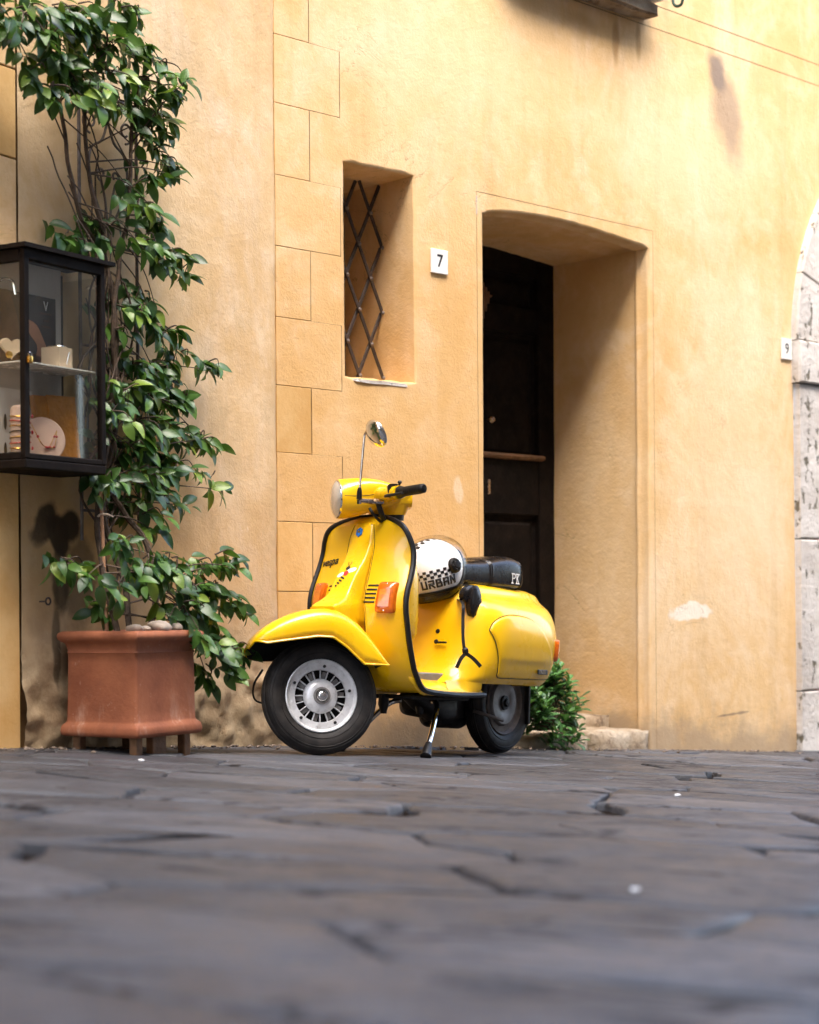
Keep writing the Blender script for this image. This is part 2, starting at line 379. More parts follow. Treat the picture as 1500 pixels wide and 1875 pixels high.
def polyfill(outer, holes=()):
    """triangulate a flat (x,z) polygon with holes"""
    bm = bmesh.new(); es = []
    for loop in [outer]+list(holes):
        vs = [bm.verts.new((p[0], 0, p[1])) for p in loop]
        es += [bm.edges.new((vs[i], vs[(i+1) % len(vs)])) for i in range(len(vs))]
    bmesh.ops.triangle_fill(bm, edges=es, use_beauty=True, use_dissolve=False)
    bm.verts.index_update(); bm.normal_update()
    V = [np.array(v.co) for v in bm.verts]; Fc = []
    for f in bm.faces:
        if f.calc_area() < 1e-9: continue
        ii = tuple(v.index for v in f.verts); Fc.append(ii if f.normal.y < 0 else ii[::-1])
    bm.free(); return V, Fc
def text(s, size=1., bold=0.):
    cu = bpy.data.curves.new('t', 'FONT'); cu.body = s; cu.size = size; cu.align_x = 'CENTER'; cu.align_y = 'CENTER'; cu.offset = bold; cu.resolution_u = 4
    o = bpy.data.objects.new('t', cu); COL.objects.link(o)
    dg = bpy.context.evaluated_depsgraph_get(); dg.update()
    me = bpy.data.meshes.new_from_object(o.evaluated_get(dg))
    V = [np.array(v.co) for v in me.vertices]; Fc = [tuple(p.vertices) for p in me.polygons]
    bpy.data.objects.remove(o); bpy.data.curves.remove(cu); bpy.data.meshes.remove(me)
    return V, Fc
def strokes(segs, wd):
    V = []; Fc = []
    for (x0, y0, x1, y1) in segs:
        d = np.array([x1-x0, y1-y0], float); L = np.linalg.norm(d); d /= L; nn = np.array([-d[1], d[0]])*wd/2; a = np.array([x0, y0])-d*wd/2; b = np.array([x1, y1])+d*wd/2
        n = len(V); V += [(*(a+nn), 0), (*(b+nn), 0), (*(b-nn), 0), (*(a-nn), 0)]; Fc.append((n, n+1, n+2, n+3))
    return V, Fc
def nz(x, y, z=0., s=1.): return noise.noise(Vector((x*s, y*s, z*s)))

# ================================================================== GROUND
def gz(X, Y): return .2093-.06*X-.036*Y
def gplane(x0, x1, y0, y1, dz):
    nx, ny = 24, 24
    V = [(x0+(x1-x0)*i/nx, y0+(y1-y0)*j/ny, gz(x0+(x1-x0)*i/nx, y0+(y1-y0)*j/ny)+dz) for i in range(nx+1) for j in range(ny+1)]
    return V, gridf(nx+1, ny+1)
ground = tag(ob('ground', *gplane(-60, 60, -60, 60, -.022), 'dirt'), kind='structure')
rs = random.Random(21)
ang = R_(-4); cr_, sr_ = math.cos(ang), math.sin(ang)
KR = .52                                   # slabs are about twice as long as deep
def clip(poly, m, n):
    out = []
    for i in range(len(poly)):
        a, b = poly[i], poly[(i+1) % len(poly)]; da, db = (a-m)@n, (b-m)@n
        if da <= 0: out.append(a)
        if (da < 0) != (db < 0): out.append(a+(b-a)*da/(da-db))
    return out
seeds = []
for j in range(34):
    for i in range(44):
        seeds.append(np.array(((-6.2+.66*(i+.5*(j % 2)))*KR+rs.gauss(0, .075), .35+.345*j+rs.gauss(0, .055))))
SA = np.array(seeds)
def stone_mesh(k):
    c = SA[k]; d2 = ((SA-c)**2).sum(1); nb = np.argsort(d2)[1:19]
    poly = [c+np.array(v) for v in ((-.8, -.8), (.8, -.8), (.8, .8), (-.8, .8))]
    for j in nb: poly = clip(poly, (c+SA[j])/2, SA[j]-c)
    P = [np.array((v[0]/KR, v[1])) for v in poly]; C = np.mean(P, axis=0)
    W = lambda v: np.array((v[0]*cr_-v[1]*sr_, v[0]*sr_+v[1]*cr_))
    pts = []
    for i in range(len(P)):
        a, b = P[i], P[(i+1) % len(P)]; L_ = np.linalg.norm(b-a)
        if L_ < .02: continue
        m = max(1, int(L_/.085)); t_ = (b-a)/L_; nn_ = np.array((t_[1], -t_[0]))
        if nn_@(C-a) < 0: nn_ = -nn_
        for k2 in range(m):
            v = a+(b-a)*(k2+.5*(0 if m == 1 else 0))/m
            g = noise.noise(Vector((v[0]*2.3, v[1]*2.3, 4.)))+.5*noise.noise(Vector((v[0]*9, v[1]*9, 1.)))
            ins = .003+.034*max(0., min(1., (g-.02)/.45))+rs.uniform(0, .004)
            wv = .012*noise.noise(Vector((v[0]*8, v[1]*8, 8.)))
            pts.append(W(v+nn_*(ins+wv)))
    Cw = W(C); X, Y = Cw; pts = [v-Cw for v in pts]; n = len(pts)
    tx, ty, tz = rs.gauss(0, .004), rs.gauss(0, .008), rs.gauss(0, .0022)
    def ring(f, z, wav):
        out = []
        for v in pts:
            l = max(.03, np.linalg.norm(v)); u_ = v*(1-f/l)
            out.append((u_[0], u_[1], z+tx*u_[0]+ty*u_[1]+tz+wav*nz(X+u_[0], Y+u_[1], 1, 5)-.06*u_[0]-.036*u_[1]))
        return out
    rings = [ring(-.001, -.035, 0), ring(0, -.006, .002), ring(.006, -.0008, .003), ring(.06, .0005, .004)]
    V = [v for r in rings for v in r]; Fc = gridf(len(rings), n, False, True)
    V.append((0, 0, .001+tz)); c_ = len(V)-1; b_ = (len(rings)-1)*n
    Fc += [(b_+i, b_+(i+1) % n, c_) for i in range(n)]
    return X, Y, V, Fc
far = MB(); cnt = 0
for k in range(len(SA)):
    lx, ly = SA[k][0]/KR, SA[k][1]; X, Y = lx*cr_-ly*sr_, lx*sr_+ly*cr_
    if not (-5.8 < lx < 20 and .5 < ly < 11.4): continue
    dR = -((X+.517)*-.69785+(Y-6.98)*.71625); dL = -((X+.517)*-.85175+(Y-6.98)*.52395)
    if min(dR, dL) < -.3: continue                     # keep off the house walls
    X, Y, V, Fc = stone_mesh(k)
    if abs(X) < .24*Y+.7 and Y > .9 and cnt < 295:
        o = ob('paving_stone', V, Fc, 'paving%d' % rs.choice((0, 0, 1, 1, 2)), ground, 50); cnt += 1; o.location = (X, Y, gz(X, Y))
    else: far.add([np.array(v)+np.array((X, Y, gz(X, Y))) for v in V], Fc)
o = far.build('paving', 'paving1', ground, 50); o['kind'] = 'stuff'

# a few scraps on the paving
def pebble_mesh(r, seed, flat=.6, mat='pebble'):
    bm = bmesh.new(); bmesh.ops.create_icosphere(bm, subdivisions=2, radius=r)
    for v in bm.verts: v.co *= 1+.28*noise.noise(v.co/r*1.1+Vector((seed*7.1, seed, 0))); v.co.z *= flat
    V = [np.array(v.co) for v in bm.verts]; bm.verts.index_update(); Fc = [tuple(v.index for v in f.verts) for f in bm.faces]; bm.free()
    return mk(V, Fc, mat, 60)
for i, (X, Y, r, lb) in enumerate(((.33, 2.66, .007, 'small white paper scrap on the blurred foreground paving'), (.74, 5.0, .010, 'small white scrap on the paving right of the scooter'), (-.80, 5.35, .009, 'small pale chip on the paving below the flower pot'))):
    o = inst('paper_scrap', pebble_mesh(r, i+3, .5, 'white_ink')); o.location = (X, Y, gz(X, Y)+r*.4+.004); tag(o, lb, 'litter')

# ================================================================== RIGHT HOUSE
UR = np.array([.71624585, .69784804, 0]); IR = np.array([-.69784804, .71624585, 0]); PS = np.array([-.517, 6.98, 0])
UL = np.array([.52395341, .85174692, 0]); IL = np.array([-.85174692, .52395341, 0])
def wm(u, i, o=PS): return Matrix(((u[0], i[0], 0, o[0]), (u[1], i[1], 0, o[1]), (0, 0, 1, o[2]), (0, 0, 0, 1)))
MR, ML = wm(UR, IR), wm(UL, IL)
house = tag(empty('ochre_house', MR), 'ochre plastered house with barred window, deep doorway and scored corner blocks', 'house')
TOPZ = 6.2
def offs(Q, d):
    """offset an open or closed outline (list of (u,z)) outward by d; Q runs clockwise seen from the street"""
    out = []
    n = len(Q)
    for i in range(n):
        a = np.array(Q[max(i-1, 0)]); b = np.array(Q[min(i+1, n-1)]); t = vn(b-a); out.append(tuple(np.array(Q[i])+d*np.array([-t[1], t[0]])))
    return out
def seglist(a, b, n, jit=.0, seed=0.):
    return [(a[0]+(b[0]-a[0])*k/n+jit*nz(k*.7, seed, 1), a[1]+(b[1]-a[1])*k/n+jit*nz(k*.7, seed, 9)) for k in range(n)]
# doorway opening outline: up the left jamb, along the flat arch, down the right jamb
arch = cub([1.187, 1.30, 1.415, 1.58, 1.747, 1.90, 2.058, 2.2, 2.332], [2.226, 2.245, 2.256, 2.264, 2.265, 2.258, 2.247, 2.237, 2.225])
DQ = seglist((1.175, -.5), (1.187, 2.226), 14, .004, 1)+[(1.187+(2.332-1.187)*k/30, arch(1.187+(2.332-1.187)*k/30)+.004*nz(k*.8, 4, 2)) for k in range(31)]+[(x, z) for x, z in reversed(seglist((2.318, -.5), (2.332, 2.225), 14, .004, 5))]
EDGE = ((.014, 0), (.006, .0015), (.001, .006), (0, .014))
# window opening outline (closed loop, clockwise from bottom-left)
WQ = seglist((.376, 1.452), (.374, 2.312), 10, .004, 2)+seglist((.374, 2.312), (.764, 2.318), 8, .005, 3)+seglist((.764, 2.318), (.766, 1.456), 10, .003, 4)+seglist((.766, 1.456), (.376, 1.452), 10, .008, 6)
def offs_closed(Q, d):
    n = len(Q); out = []
    for i in range(n):
        t = vn(np.array(Q[(i+1) % n])-np.array(Q[i-1])); out.append(tuple(np.array(Q[i])+d*np.array([-t[1], t[0]])))
    return out
# quoin rows
QZ = [-.50, .045, .315, .585, .857, 1.126, 1.387, 1.652, 1.928, 2.204, 2.484, 2.751, 3.02]
LONG, SHORT, QU0 = .352, .190, .012
longrow = lambda i: (i % 2 == 0)
G = .0026
stair = []
for i in range(len(QZ)-1):
    e = (LONG if longrow(i) else SHORT)+G
    stair += [(e, QZ[i]+(0 if i == 0 else 0)), (e, QZ[i+1])]
stair2 = [stair[0]]
for p in stair[1:]:
    if abs(p[0]-stair2[-1][0]) > 1e-6 or abs(p[1]-stair2[-1][1]) > 1e-6: stair2.append(p)
DOUT = (1.146, 2.367, 2.312)          # scored frame round the doorway
AC, AR, SPR = 4.815, 1.285, 1.90       # portal arch centre, outer radius, springing
arcp = [(AC-AR*math.cos(t), SPR+AR*math.sin(t)) for t in np.linspace(0, math.pi, 40)]
outer = stair2+[(0.0, 3.02), (0.0, 3.288), (7.0, 3.288), (7.0, -.9)]
outer += [(AC+AR+.03, -.9)]+[(x, z) for x, z in reversed(arcp)]+[(AC-AR+.012, SPR-.2), (AC-AR+.03, -.9)]
outer += [(DOUT[1]+G, -.6), (DOUT[1]+G, DOUT[2]+G), (DOUT[0]-G, DOUT[2]+G), (DOUT[0]-G, -.6)]
outer[0] = (outer[0][0], -.6)
V, Fc = polyfill(outer, [offs_closed(WQ, .014)])
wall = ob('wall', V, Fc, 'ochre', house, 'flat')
def rough_block(a, b, seed, n=(14, 4, 5), amp=.012):
    a = np.array(a, float); b = np.array(b, float); V, Fc = [], []
    bm = bmesh.new(); bmesh.ops.create_cube(bm, size=1)
    bmesh.ops.subdivide_edges(bm, edges=bm.edges[:], cuts=7, use_grid_fill=True)
    for v in bm.verts:
        t = np.array(v.co)+.5; p = a+(b-a)*t
        # soften the arrises, then wear
        e = sum(1 for k in range(3) if t[k] < .01 or t[k] > .99)
        if e >= 2: p = p+(np.array([.5, .5, .5])-t)*np.array([.02, .02, .02])*1.2
        w_ = noise.noise_vector(Vector(p*7+seed)); w2 = noise.noise_vector(Vector(p*24+seed))
        v.co = Vector(p+amp*np.array(w_)+amp*.5*np.array(w2))
    V = [np.array(v.co) for v in bm.verts]; bm.verts.index_update(); Fc = [tuple(v.index for v in f.verts) for f in bm.faces]; bm.free(); return V, Fc
# window reveal (splayed hole with rounded arris)
rows_ = [[(u, d, z) for u, z in offs_closed(WQ, e)] for e, d in EDGE+((0, .1), (-.002, .25), (0, .45))]
ob('window_reveal', *loft([[np.array(p) for p in r] for r in rows_], False, False), 'ochre', house)
V, Fc = rough_block((.383, -.004, 1.430), (.760, .40, 1.447), 21, amp=.007)
ob('window_sill', V, Fc, 'travertine', house, 60)
# plaster frame round the doorway
iv = offs(DQ, .014)
fr = [(DOUT[0], -.6), (DOUT[0], DOUT[2]), (DOUT[1], DOUT[2]), (DOUT[1], -.6)]+[p for p in reversed([(iv[0][0], -.6)]+iv[1:-1]+[(iv[-1][0], -.6)])]
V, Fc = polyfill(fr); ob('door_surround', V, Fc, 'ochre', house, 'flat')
rows_ = [[(u, d, z) for u, z in offs(DQ, e)] for e, d in EDGE+((0, .052), (-.007, .058), (-.010, .068), (-.004, .078), (.006, .084), (.002, .2), (0, .4), (0, .62))]
ob('door_reveal', *loft([[np.array(p) for p in r] for r in rows_], False, False, False), 'ochre', house, 50)
# backing behind the scored joints
jb = ob('joint_backing', *polyfill([(-.02, -.8), (-.02, TOPZ), (7, TOPZ), (7, 3.2), (AC-AR, 3.25), (DOUT[1]+.02, 3.25), (DOUT[1]+.02, -.8), (DOUT[1]-.012, -.8), (DOUT[1]-.012, DOUT[2]-.012), (DOUT[0]+.012, DOUT[2]-.012), (DOUT[0]+.012, -.8)], [offs_closed(WQ, .02)]), 'joint', house, 'flat')
for v in jb.data.vertices: v.co.y += .012
ob('string_band', *polyfill([(0, 3.288+.004), (0, 3.400), (7, 3.400), (7, 3.292)]), 'ochre', house, 'flat')
ob('upper_wall', *polyfill([(0, 3.404), (0, TOPZ), (7, TOPZ), (7, 3.404)]), 'ochre', house, 'flat')
ob('eaves', *bb((-.1, -.5, TOPZ), (7, .3, TOPZ+.12), .01), 'wood_dark', house)
for i in range(len(QZ)-1):
    e = LONG if longrow(i) else SHORT
    V, Fc = bb((QU0, -.0004, QZ[i]+G/2), (e, .011, QZ[i+1]-G/2), .0012, 1)
    V = [np.array((v[0]+.002*nz(v[2]*9, i), v[1], v[2]+.003*nz(v[0]*11, i, 5))) for v in V]
    ob('plaster_block', V, Fc, 'block3' if i == 5 else 'block1' if i in (2, 3) else 'ochre', house, 20)
# window behind the bars
wd = empty('window', None, house)
mb = MB()
for a, b in (((.374, .43, 1.45), (.43, .47, 2.32)), ((.71, .43, 1.45), (.766, .47, 2.32)), ((.43, .43, 1.45), (.71, .47, 1.50)), ((.43, .43, 2.26), (.71, .47, 2.32)), ((.56, .43, 1.50), (.585, .465, 2.26))): mb.add(*bb(a, b, .003))
mb.build('frame', 'wood_dark', wd)
for a, b in ((.43, .56), (.585, .71)): ob('pane', *bb((a, .448, 1.50), (b, .452, 2.26), 0), 'dark_glass', wd)
# riveted lattice grille
gr = empty('window_grille', None, house); du, dz = .0678, .1383; u1, zA = .764, 2.046
nodes = {}
for i in range(0, 8):
    for j in range(-5, 4):
        if (i+j) % 2 == 0:
            u, z = u1-i*du, zA+j*dz
            if .37 <= u and 1.452 <= z <= 2.312: nodes[(i, j)] = (u, z)
def clipbar(u, z, s):
    # line through (u,z) with slope s clipped to the opening
    t = []
    for uu in (.376, .764): t.append((uu, z+s*(uu-u)))
    for zz in (1.452, 2.312): t.append((u+(zz-z)/s, zz))
    t = sorted([p for p in t if .3755 <= p[0] <= .7645 and 1.4515 <= p[1] <= 2.3125]); return t[0], t[-1]
sl_ = dz/du; done = set()
for (i, j), (u, z) in nodes.items():
    for s, dep in ((-sl_, .193), (sl_, .203)):
        key = (s > 0, round(z-s*u, 2))
        if key in done: continue
        done.add(key); a, b = clipbar(u, z, s)
        L_ = math.hypot(b[0]-a[0], b[1]-a[1])
        if L_ < .05: continue
        an = math.atan2(b[1]-a[1], b[0]-a[0]); rot = Matrix.Rotation(-an, 3, 'Y')
        ob('bar', *box(((a[0]+b[0])/2, dep, (a[1]+b[1])/2), (L_, .007, .016), .0015, 1, rot), 'iron', gr)
rv = mk(*lathe([(0, .009), (.003, .009), (.007, .006), (.009, .001)], (0, 0, 0), (0, -1, 0), 10), 'iron_grey')
for (u, z) in nodes.values(): inst('rivet', rv, gr).location = (u, .189, z)
# the dark door at the back of the doorway
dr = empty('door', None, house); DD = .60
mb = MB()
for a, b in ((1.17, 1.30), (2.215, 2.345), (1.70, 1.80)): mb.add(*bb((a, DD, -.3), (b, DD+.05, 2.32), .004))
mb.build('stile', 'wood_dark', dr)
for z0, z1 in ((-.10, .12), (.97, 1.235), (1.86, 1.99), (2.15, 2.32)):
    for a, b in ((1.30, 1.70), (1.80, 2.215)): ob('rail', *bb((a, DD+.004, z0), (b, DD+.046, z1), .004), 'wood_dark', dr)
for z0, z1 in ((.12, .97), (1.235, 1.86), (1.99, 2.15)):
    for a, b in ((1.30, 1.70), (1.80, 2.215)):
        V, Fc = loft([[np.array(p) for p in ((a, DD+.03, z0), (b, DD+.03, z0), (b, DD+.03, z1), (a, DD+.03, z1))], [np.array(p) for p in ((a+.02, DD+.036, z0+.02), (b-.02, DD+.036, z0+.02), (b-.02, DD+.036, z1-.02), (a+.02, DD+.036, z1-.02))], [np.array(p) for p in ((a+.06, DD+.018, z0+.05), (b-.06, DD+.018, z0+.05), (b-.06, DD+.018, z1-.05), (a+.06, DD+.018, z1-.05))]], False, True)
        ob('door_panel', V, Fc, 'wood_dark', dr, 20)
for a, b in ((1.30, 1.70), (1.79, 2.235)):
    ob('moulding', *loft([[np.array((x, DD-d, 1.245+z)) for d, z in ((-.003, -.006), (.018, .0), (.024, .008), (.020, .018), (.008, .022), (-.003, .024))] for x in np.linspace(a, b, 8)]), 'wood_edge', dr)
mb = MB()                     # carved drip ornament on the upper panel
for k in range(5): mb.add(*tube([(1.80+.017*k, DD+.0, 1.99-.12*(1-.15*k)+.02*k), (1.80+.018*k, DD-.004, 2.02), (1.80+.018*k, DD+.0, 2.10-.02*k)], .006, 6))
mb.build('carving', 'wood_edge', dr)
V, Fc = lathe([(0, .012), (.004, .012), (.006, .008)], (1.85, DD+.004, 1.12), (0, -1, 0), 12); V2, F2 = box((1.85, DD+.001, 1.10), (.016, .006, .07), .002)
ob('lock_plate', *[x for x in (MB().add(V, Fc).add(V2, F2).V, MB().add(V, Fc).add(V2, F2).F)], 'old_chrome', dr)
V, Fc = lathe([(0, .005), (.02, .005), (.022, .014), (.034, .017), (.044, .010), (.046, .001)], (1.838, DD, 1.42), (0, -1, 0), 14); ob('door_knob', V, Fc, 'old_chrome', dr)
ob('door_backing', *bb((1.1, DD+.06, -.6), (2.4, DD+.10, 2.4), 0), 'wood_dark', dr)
# worn steps
st = empty('doorstep', None, house)
ob('step_stone', *rough_block((1.17, -.02, -.42), (1.86, .30, -.062), 1), 'step', st, 60)
ob('step_stone', *rough_block((1.87, -.015, -.42), (2.31, .30, -.062), 7), 'step', st, 60)
ob('step_stone', *rough_block((1.17, .23, -.40), (2.315, .62, .000), 13), 'step', st, 60)
# stone sill of the upstairs window and a hook beside it
ub = empty('upper_window_sill', None, house)
V, Fc = rough_block((1.30, -.10, 3.30), (2.31, .02, 3.372), 4, amp=.004); ob('sill_course', V, Fc, 'step', ub, 60)
V, Fc = rough_block((1.27, -.15, 3.374), (2.34, .02, 3.46), 9, amp=.005); ob('sill_slab', V, Fc, 'travertine', ub, 60)
ob('shutter', *bb((1.45, -.02, 3.48), (2.2, .01, 4.6), .004), 'wood_dark', ub)
o = ob('wall_hook', *tube(bez([(2.47, .01, 3.50), (2.47, -.05, 3.495), (2.47, -.055, 3.42), (2.468, -.075, 3.395), (2.475, -.10, 3.40), (2.48, -.108, 3.44)], 6), .0075, 8), 'green_iron', house)
# travertine portal on the right
po = empty('stone_portal', None, house); PT = .25
def prism(poly, d0, d1, bev=.006):
    P = np.array(poly); c = P.mean(0); ins = [tuple(p+(c-p)*bev/np.linalg.norm(c-p)) for p in P]
    return loft([[np.array((p[0], d1, p[1])) for p in poly], [np.array((p[0], d0+bev, p[1])) for p in poly], [np.array((p[0], d0, p[1])) for p in ins]], True, True)
for side in (-1, 1):
    for z0, z1 in ((-.9, .062), (.068, .86), (.866, 1.676)):
        x0, x1 = AC+side*(AR-.022), AC+side*(AR-.022-.212)
        V, Fc = prism([(x0, z0), (x0, z1), (x1, z1), (x1, z0)], -.035, .25, .008)
        ob('jamb_stone', V, Fc, 'travertine', po, 30)
    x0, x1 = AC+side*(AR-.0), AC+side*(AR-.27)
    V, Fc = prism([(x0, 1.682), (x0, SPR), (x1, SPR), (x1, 1.682)], -.055, .25, .012); ob('impost_stone', V, Fc, 'travertine', po, 30)
NV = 11
for k in range(NV):
    t0, t1 = math.pi*k/NV+.002, math.pi*(k+1)/NV-.002
    ts = np.linspace(t0, t1, 6)
    poly = [(AC-(AR-.004)*math.cos(t), SPR+.004+(AR-.004)*math.sin(t)) for t in ts]+[(AC-(AR-.255)*math.cos(t), SPR+.004+(AR-.255)*math.sin(t)) for t in reversed(ts)]
    V, Fc = prism(poly, -.035, .25, .007); ob('arch_stone', V, Fc, 'travertine', po, 30)
for k in range(8):
    a = AC-AR+.26+k*(2*AR-.52)/8; ob('door_board', *bb((a+.004, .20, -.9), (a+(2*AR-.52)/8-.004, .24, 1.66), .004), 'red_wood', po)
ob('transom', *bb((AC-AR+.25, .17, 1.66), (AC+AR-.25, .24, 1.76), .006), 'red_wood', po)
mb = MB()
for k in range(1, 16):
    t = math.pi*k/16; mb.add(*tube([(AC-.25*math.cos(t), .19, 1.78+.22*math.sin(t)), (AC-(AR-.25)*math.cos(t), .19, 1.88+(AR-.25)*math.sin(t))], .010, 6))
mb.build('fanlight_bar', 'iron_grey', po)
ob('fanlight_backing', *bb((AC-AR+.2, .245, 1.70), (AC+AR-.2, .25, 3.1), 0), 'dark_glass', po)
# house number plates
def plate(name, u0, u1, z0, z1, digit, lb, size):
    e = tag(empty(name, MR @ Matrix.Translation(((u0+u1)/2, 0, (z0+z1)/2))), lb, 'number plate')
    ob('tile', *bb((-(u1-u0)/2, -.010, -(z1-z0)/2), ((u1-u0)/2, -.001, (z1-z0)/2), .002), 'plate', e)
    V, Fc = text(digit, size, .0012); ob('digit', [np.array((v[0], -.0105, v[1])) for v in V], Fc, 'ink', e, 0)
plate('house_number_plate', .858, .957, 1.927, 2.029, '7', 'white house number plate reading 7 between barred window and doorway', .075)
plate('house_number_plate', 3.430, 3.522, 1.797, 1.905, '9', 'small white house number plate reading 9 beside stone portal', .075)

# ================================================================== LEFT HOUSE
lh = tag(empty('pale_house', ML), 'pale stained plaster house on the left behind the climbing plant', 'house')
nu, nz_ = 74, 200
V = []
for i in range(nu+1):
    for j in range(nz_+1):
        t = j/nz_; z = -.4+2.0*(t/.55) if t < .55 else 1.6+(t-.55)/.45*(TOPZ-1.6); u = -1.403+1.415*i/nu
        h = z+.068*u*0
        rough = max(0., min(1., (.42+.16*nz(u, 0, 3, 4)-z)/.22))
        d = .004*nz(u, z, 0, 2.2)-.0015*nz(u, z, 5, 9)+rough*(-.010+.022*noise.fractal(Vector((u*9, z*11, 2)), .9, 2.1, 5)+.010*noise.turbulence(Vector((u*16, z*18, 7)), 3, True))
        edge = max(0, (u-.002)/.010); d += .010*edge*edge
        V.append((u, d-.008, z))
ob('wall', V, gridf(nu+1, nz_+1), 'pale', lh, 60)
ob('wall_core', *bb((-6., .02, -1.), (.0, .25, TOPZ), 0), 'joint', lh)
zz = [-.5, 1.678, 1.966, 2.254, 2.54, 2.83, 3.12, 3.9, 5., TOPZ]
for i in range(len(zz)-1):
    V, Fc = box(((-1.409-2.5)/2-.0, .005, (zz[i]+zz[i+1])/2), (1.091, .024, zz[i+1]-zz[i]-(.005 if zz[i+1] > 1.5 and zz[i+1] < 3.2 else .0005)), .003, 2)
    ob('plaster_block', V, Fc, 'ochre' if i % 2 else 'block1', lh, 20)
ob('wall_flank', *bb((-6., -.012, -.6), (-2.504, .02, TOPZ), .003), 'pale', lh)
ob('eaves', *bb((-6., -.5, TOPZ+.002), (0.1, .3, TOPZ+.13), .01), 'wood_dark', lh)
mb = MB().add(*tube(bez([(-1.318, .01, .548), (-1.318, -.02, .548), (-1.312, -.03, .549)], 4), .003, 6))
mb.add(*tube([(-1.302+.011*math.cos(t), -.03, .549+.011*math.sin(t)) for t in np.linspace(math.pi, 3.1*math.pi, 18)], .0032, 6))
mb.build('eye_hook', 'iron', lh)

# grit and crumbs swept against the foot of the walls
gm = MB(); rg = random.Random(9)
for k in range(420):
    if k % 3: a_ = rg.uniform(0.05, 3.5); o_ = PS+UR*a_-IR*abs(rg.gauss(0, .07)); 
    else: a_ = rg.uniform(-1.7, 0); o_ = PS+UL*a_-IL*(.02+abs(rg.gauss(0, .06)))
    r = rg.choice((.003, .004, .006, .009)); 
    bm = bmesh.new(); bmesh.ops.create_icosphere(bm, subdivisions=1, radius=r)
    V = [np.array(v.co)*np.array((rg.uniform(.7, 1.3), rg.uniform(.7, 1.3), .6))+np.array((o_[0], o_[1], gz(o_[0], o_[1])+.003)) for v in bm.verts]; bm.verts.index_update(); Fc = [tuple(v.index for v in f.verts) for f in bm.faces]; bm.free(); gm.add(V, Fc)
tag(gm.build('wall_grit', 'grit', None, 50), 'fine grit and crumbs along the foot of the walls', 'grit', kind='stuff')
# ================================================================== HOUSE ACROSS THE STREET (unseen, added behind the viewer to shade the lane; shows in the paint)
OPW = 6.5
MO = wm(-UR, -IR, PS-IR*OPW+UR*8)
op = tag(empty('added_shade_house', MO), 'unseen tall house added across the lane to shade the ochre one', 'house')
wins = [(u, z) for u in (-4.8, -2.2, .4, 2.8, 6.0, 8.4, 10.8, 13.2, 15.6, 18., 20.4) for z in (1.2, 4.4, 7.4)]
ob('wall', *polyfill([(-8, -1.5), (-8, 9.8), (4.6, 9.8), (4.6, 11.5), (24, 11.5), (24, -1.5)], [[(u, z), (u, z+1.7), (u+1., z+1.7), (u+1., z)] for u, z in wins]), 'stone_grey', op, 'flat')
for u, z in wins:
    f = ob('shutter', *bb((u-.02, .06, z-.02), (u+1.02, .12, z+1.72), .01), 'wood_dark', op)
    ob('sill', *bb((u-.08, -.10, z-.10), (u+1.08, .06, z-.022), .008), 'travertine', f)
ob('eaves', *bb((4.5, -.6, 11.5), (24, .4, 11.68), .01), 'wood_dark', op)
ob('eaves', *bb((-8, -.6, 9.8), (4.5, .4, 9.95), .01), 'wood_dark', op)

# ================================================================== SCOOTER  (x forward, y to its left, z up, origin at the front tyre's contact)
SX = np.array([-.58146695, -.81105173, .06396307]); SY = np.array([.81271596, -.58266008, 0]); SZ = np.array([.03726873, .05198381, .99795227]); SP = np.array([-.3318, 6.361, 0.])
MS = Matrix(((SX[0], SY[0], SZ[0], SP[0]), (SX[1], SY[1], SZ[1], SP[1]), (SX[2], SY[2], SZ[2], SP[2]), (0, 0, 0, 1)))
sct = tag(empty('scooter', MS), 'bright yellow vintage scooter with black seat parked before the doorway', 'scooter')
def w2s(p): d = np.asarray(p, float)-SP; return np.array([d@SX, d@SY, d@SZ])
def solid(o, t, off=-1, mo=0):
    m = o.modifiers.new('thickness', 'SOLIDIFY'); m.thickness = t; m.offset = off; m.material_offset = mo; m.use_even_offset = False; return o
# ---- leg shield
LS = np.array([  # half width, edge x, edge z, centre x, centre z
 (.004, -.285, .874, -.284, .8745), (.035, -.279, .872, -.275, .874), (.07, -.271, .867, -.264, .870), (.105, -.262, .857, -.252, .861), (.135, -.254, .846, -.244, .851),
 (.160, -.250, .832, -.237, .838), (.178, -.250, .812, -.231, .818), (.193, -.256, .780, -.224, .785), (.203, -.262, .740, -.217, .745), (.210, -.252, .690, -.202, .690),
 (.214, -.233, .640, -.186, .640), (.215, -.216, .598, -.170, .598), (.215, -.208, .558, -.158, .558), (.215, -.210, .519, -.152, .519), (.215, -.223, .461, -.155, .461),
 (.215, -.235, .413, -.165, .410), (.215, -.251, .365, -.182, .360), (.215, -.270, .316, -.205, .310), (.215, -.289, .287, -.225, .275), (.215, -.311, .260, -.254, .250), (.215, -.340, .242, -.300, .236), (.215, -.39, .235, -.37, .229)])
ks = np.arange(len(LS)); LF = [cub(ks, LS[:, c]) for c in range(5)]
def shield_pt(k, u):
    hw, xe, ze, xc, zc = [f(k) for f in LF]; s = 1-abs(u)**2.3
    return np.array((xe+(xc-xe)*s, u*hw, ze+(zc-ze)*s))
NR, NC = 84, 45
kk = [len(LS)*0+(len(LS)-1)*i/(NR-1) for i in range(NR)]
V = [shield_pt(k, -1+2*j/(NC-1)) for k in kk for j in range(NC)]
o = ob('leg_shield', V, gridf(NR, NC), 'yellow', sct, 60); 
def flipcheck(o, d):
    n = sum((Vector(p.normal)*p.area for p in o.data.polygons), Vector())
    if n.dot(Vector(d)) < 0: o.data.flip_normals()
flipcheck(o, (1, 0, 0)); solid(o, .010)
zt = np.array([shield_pt(k, 0)[2] for k in kk]); 
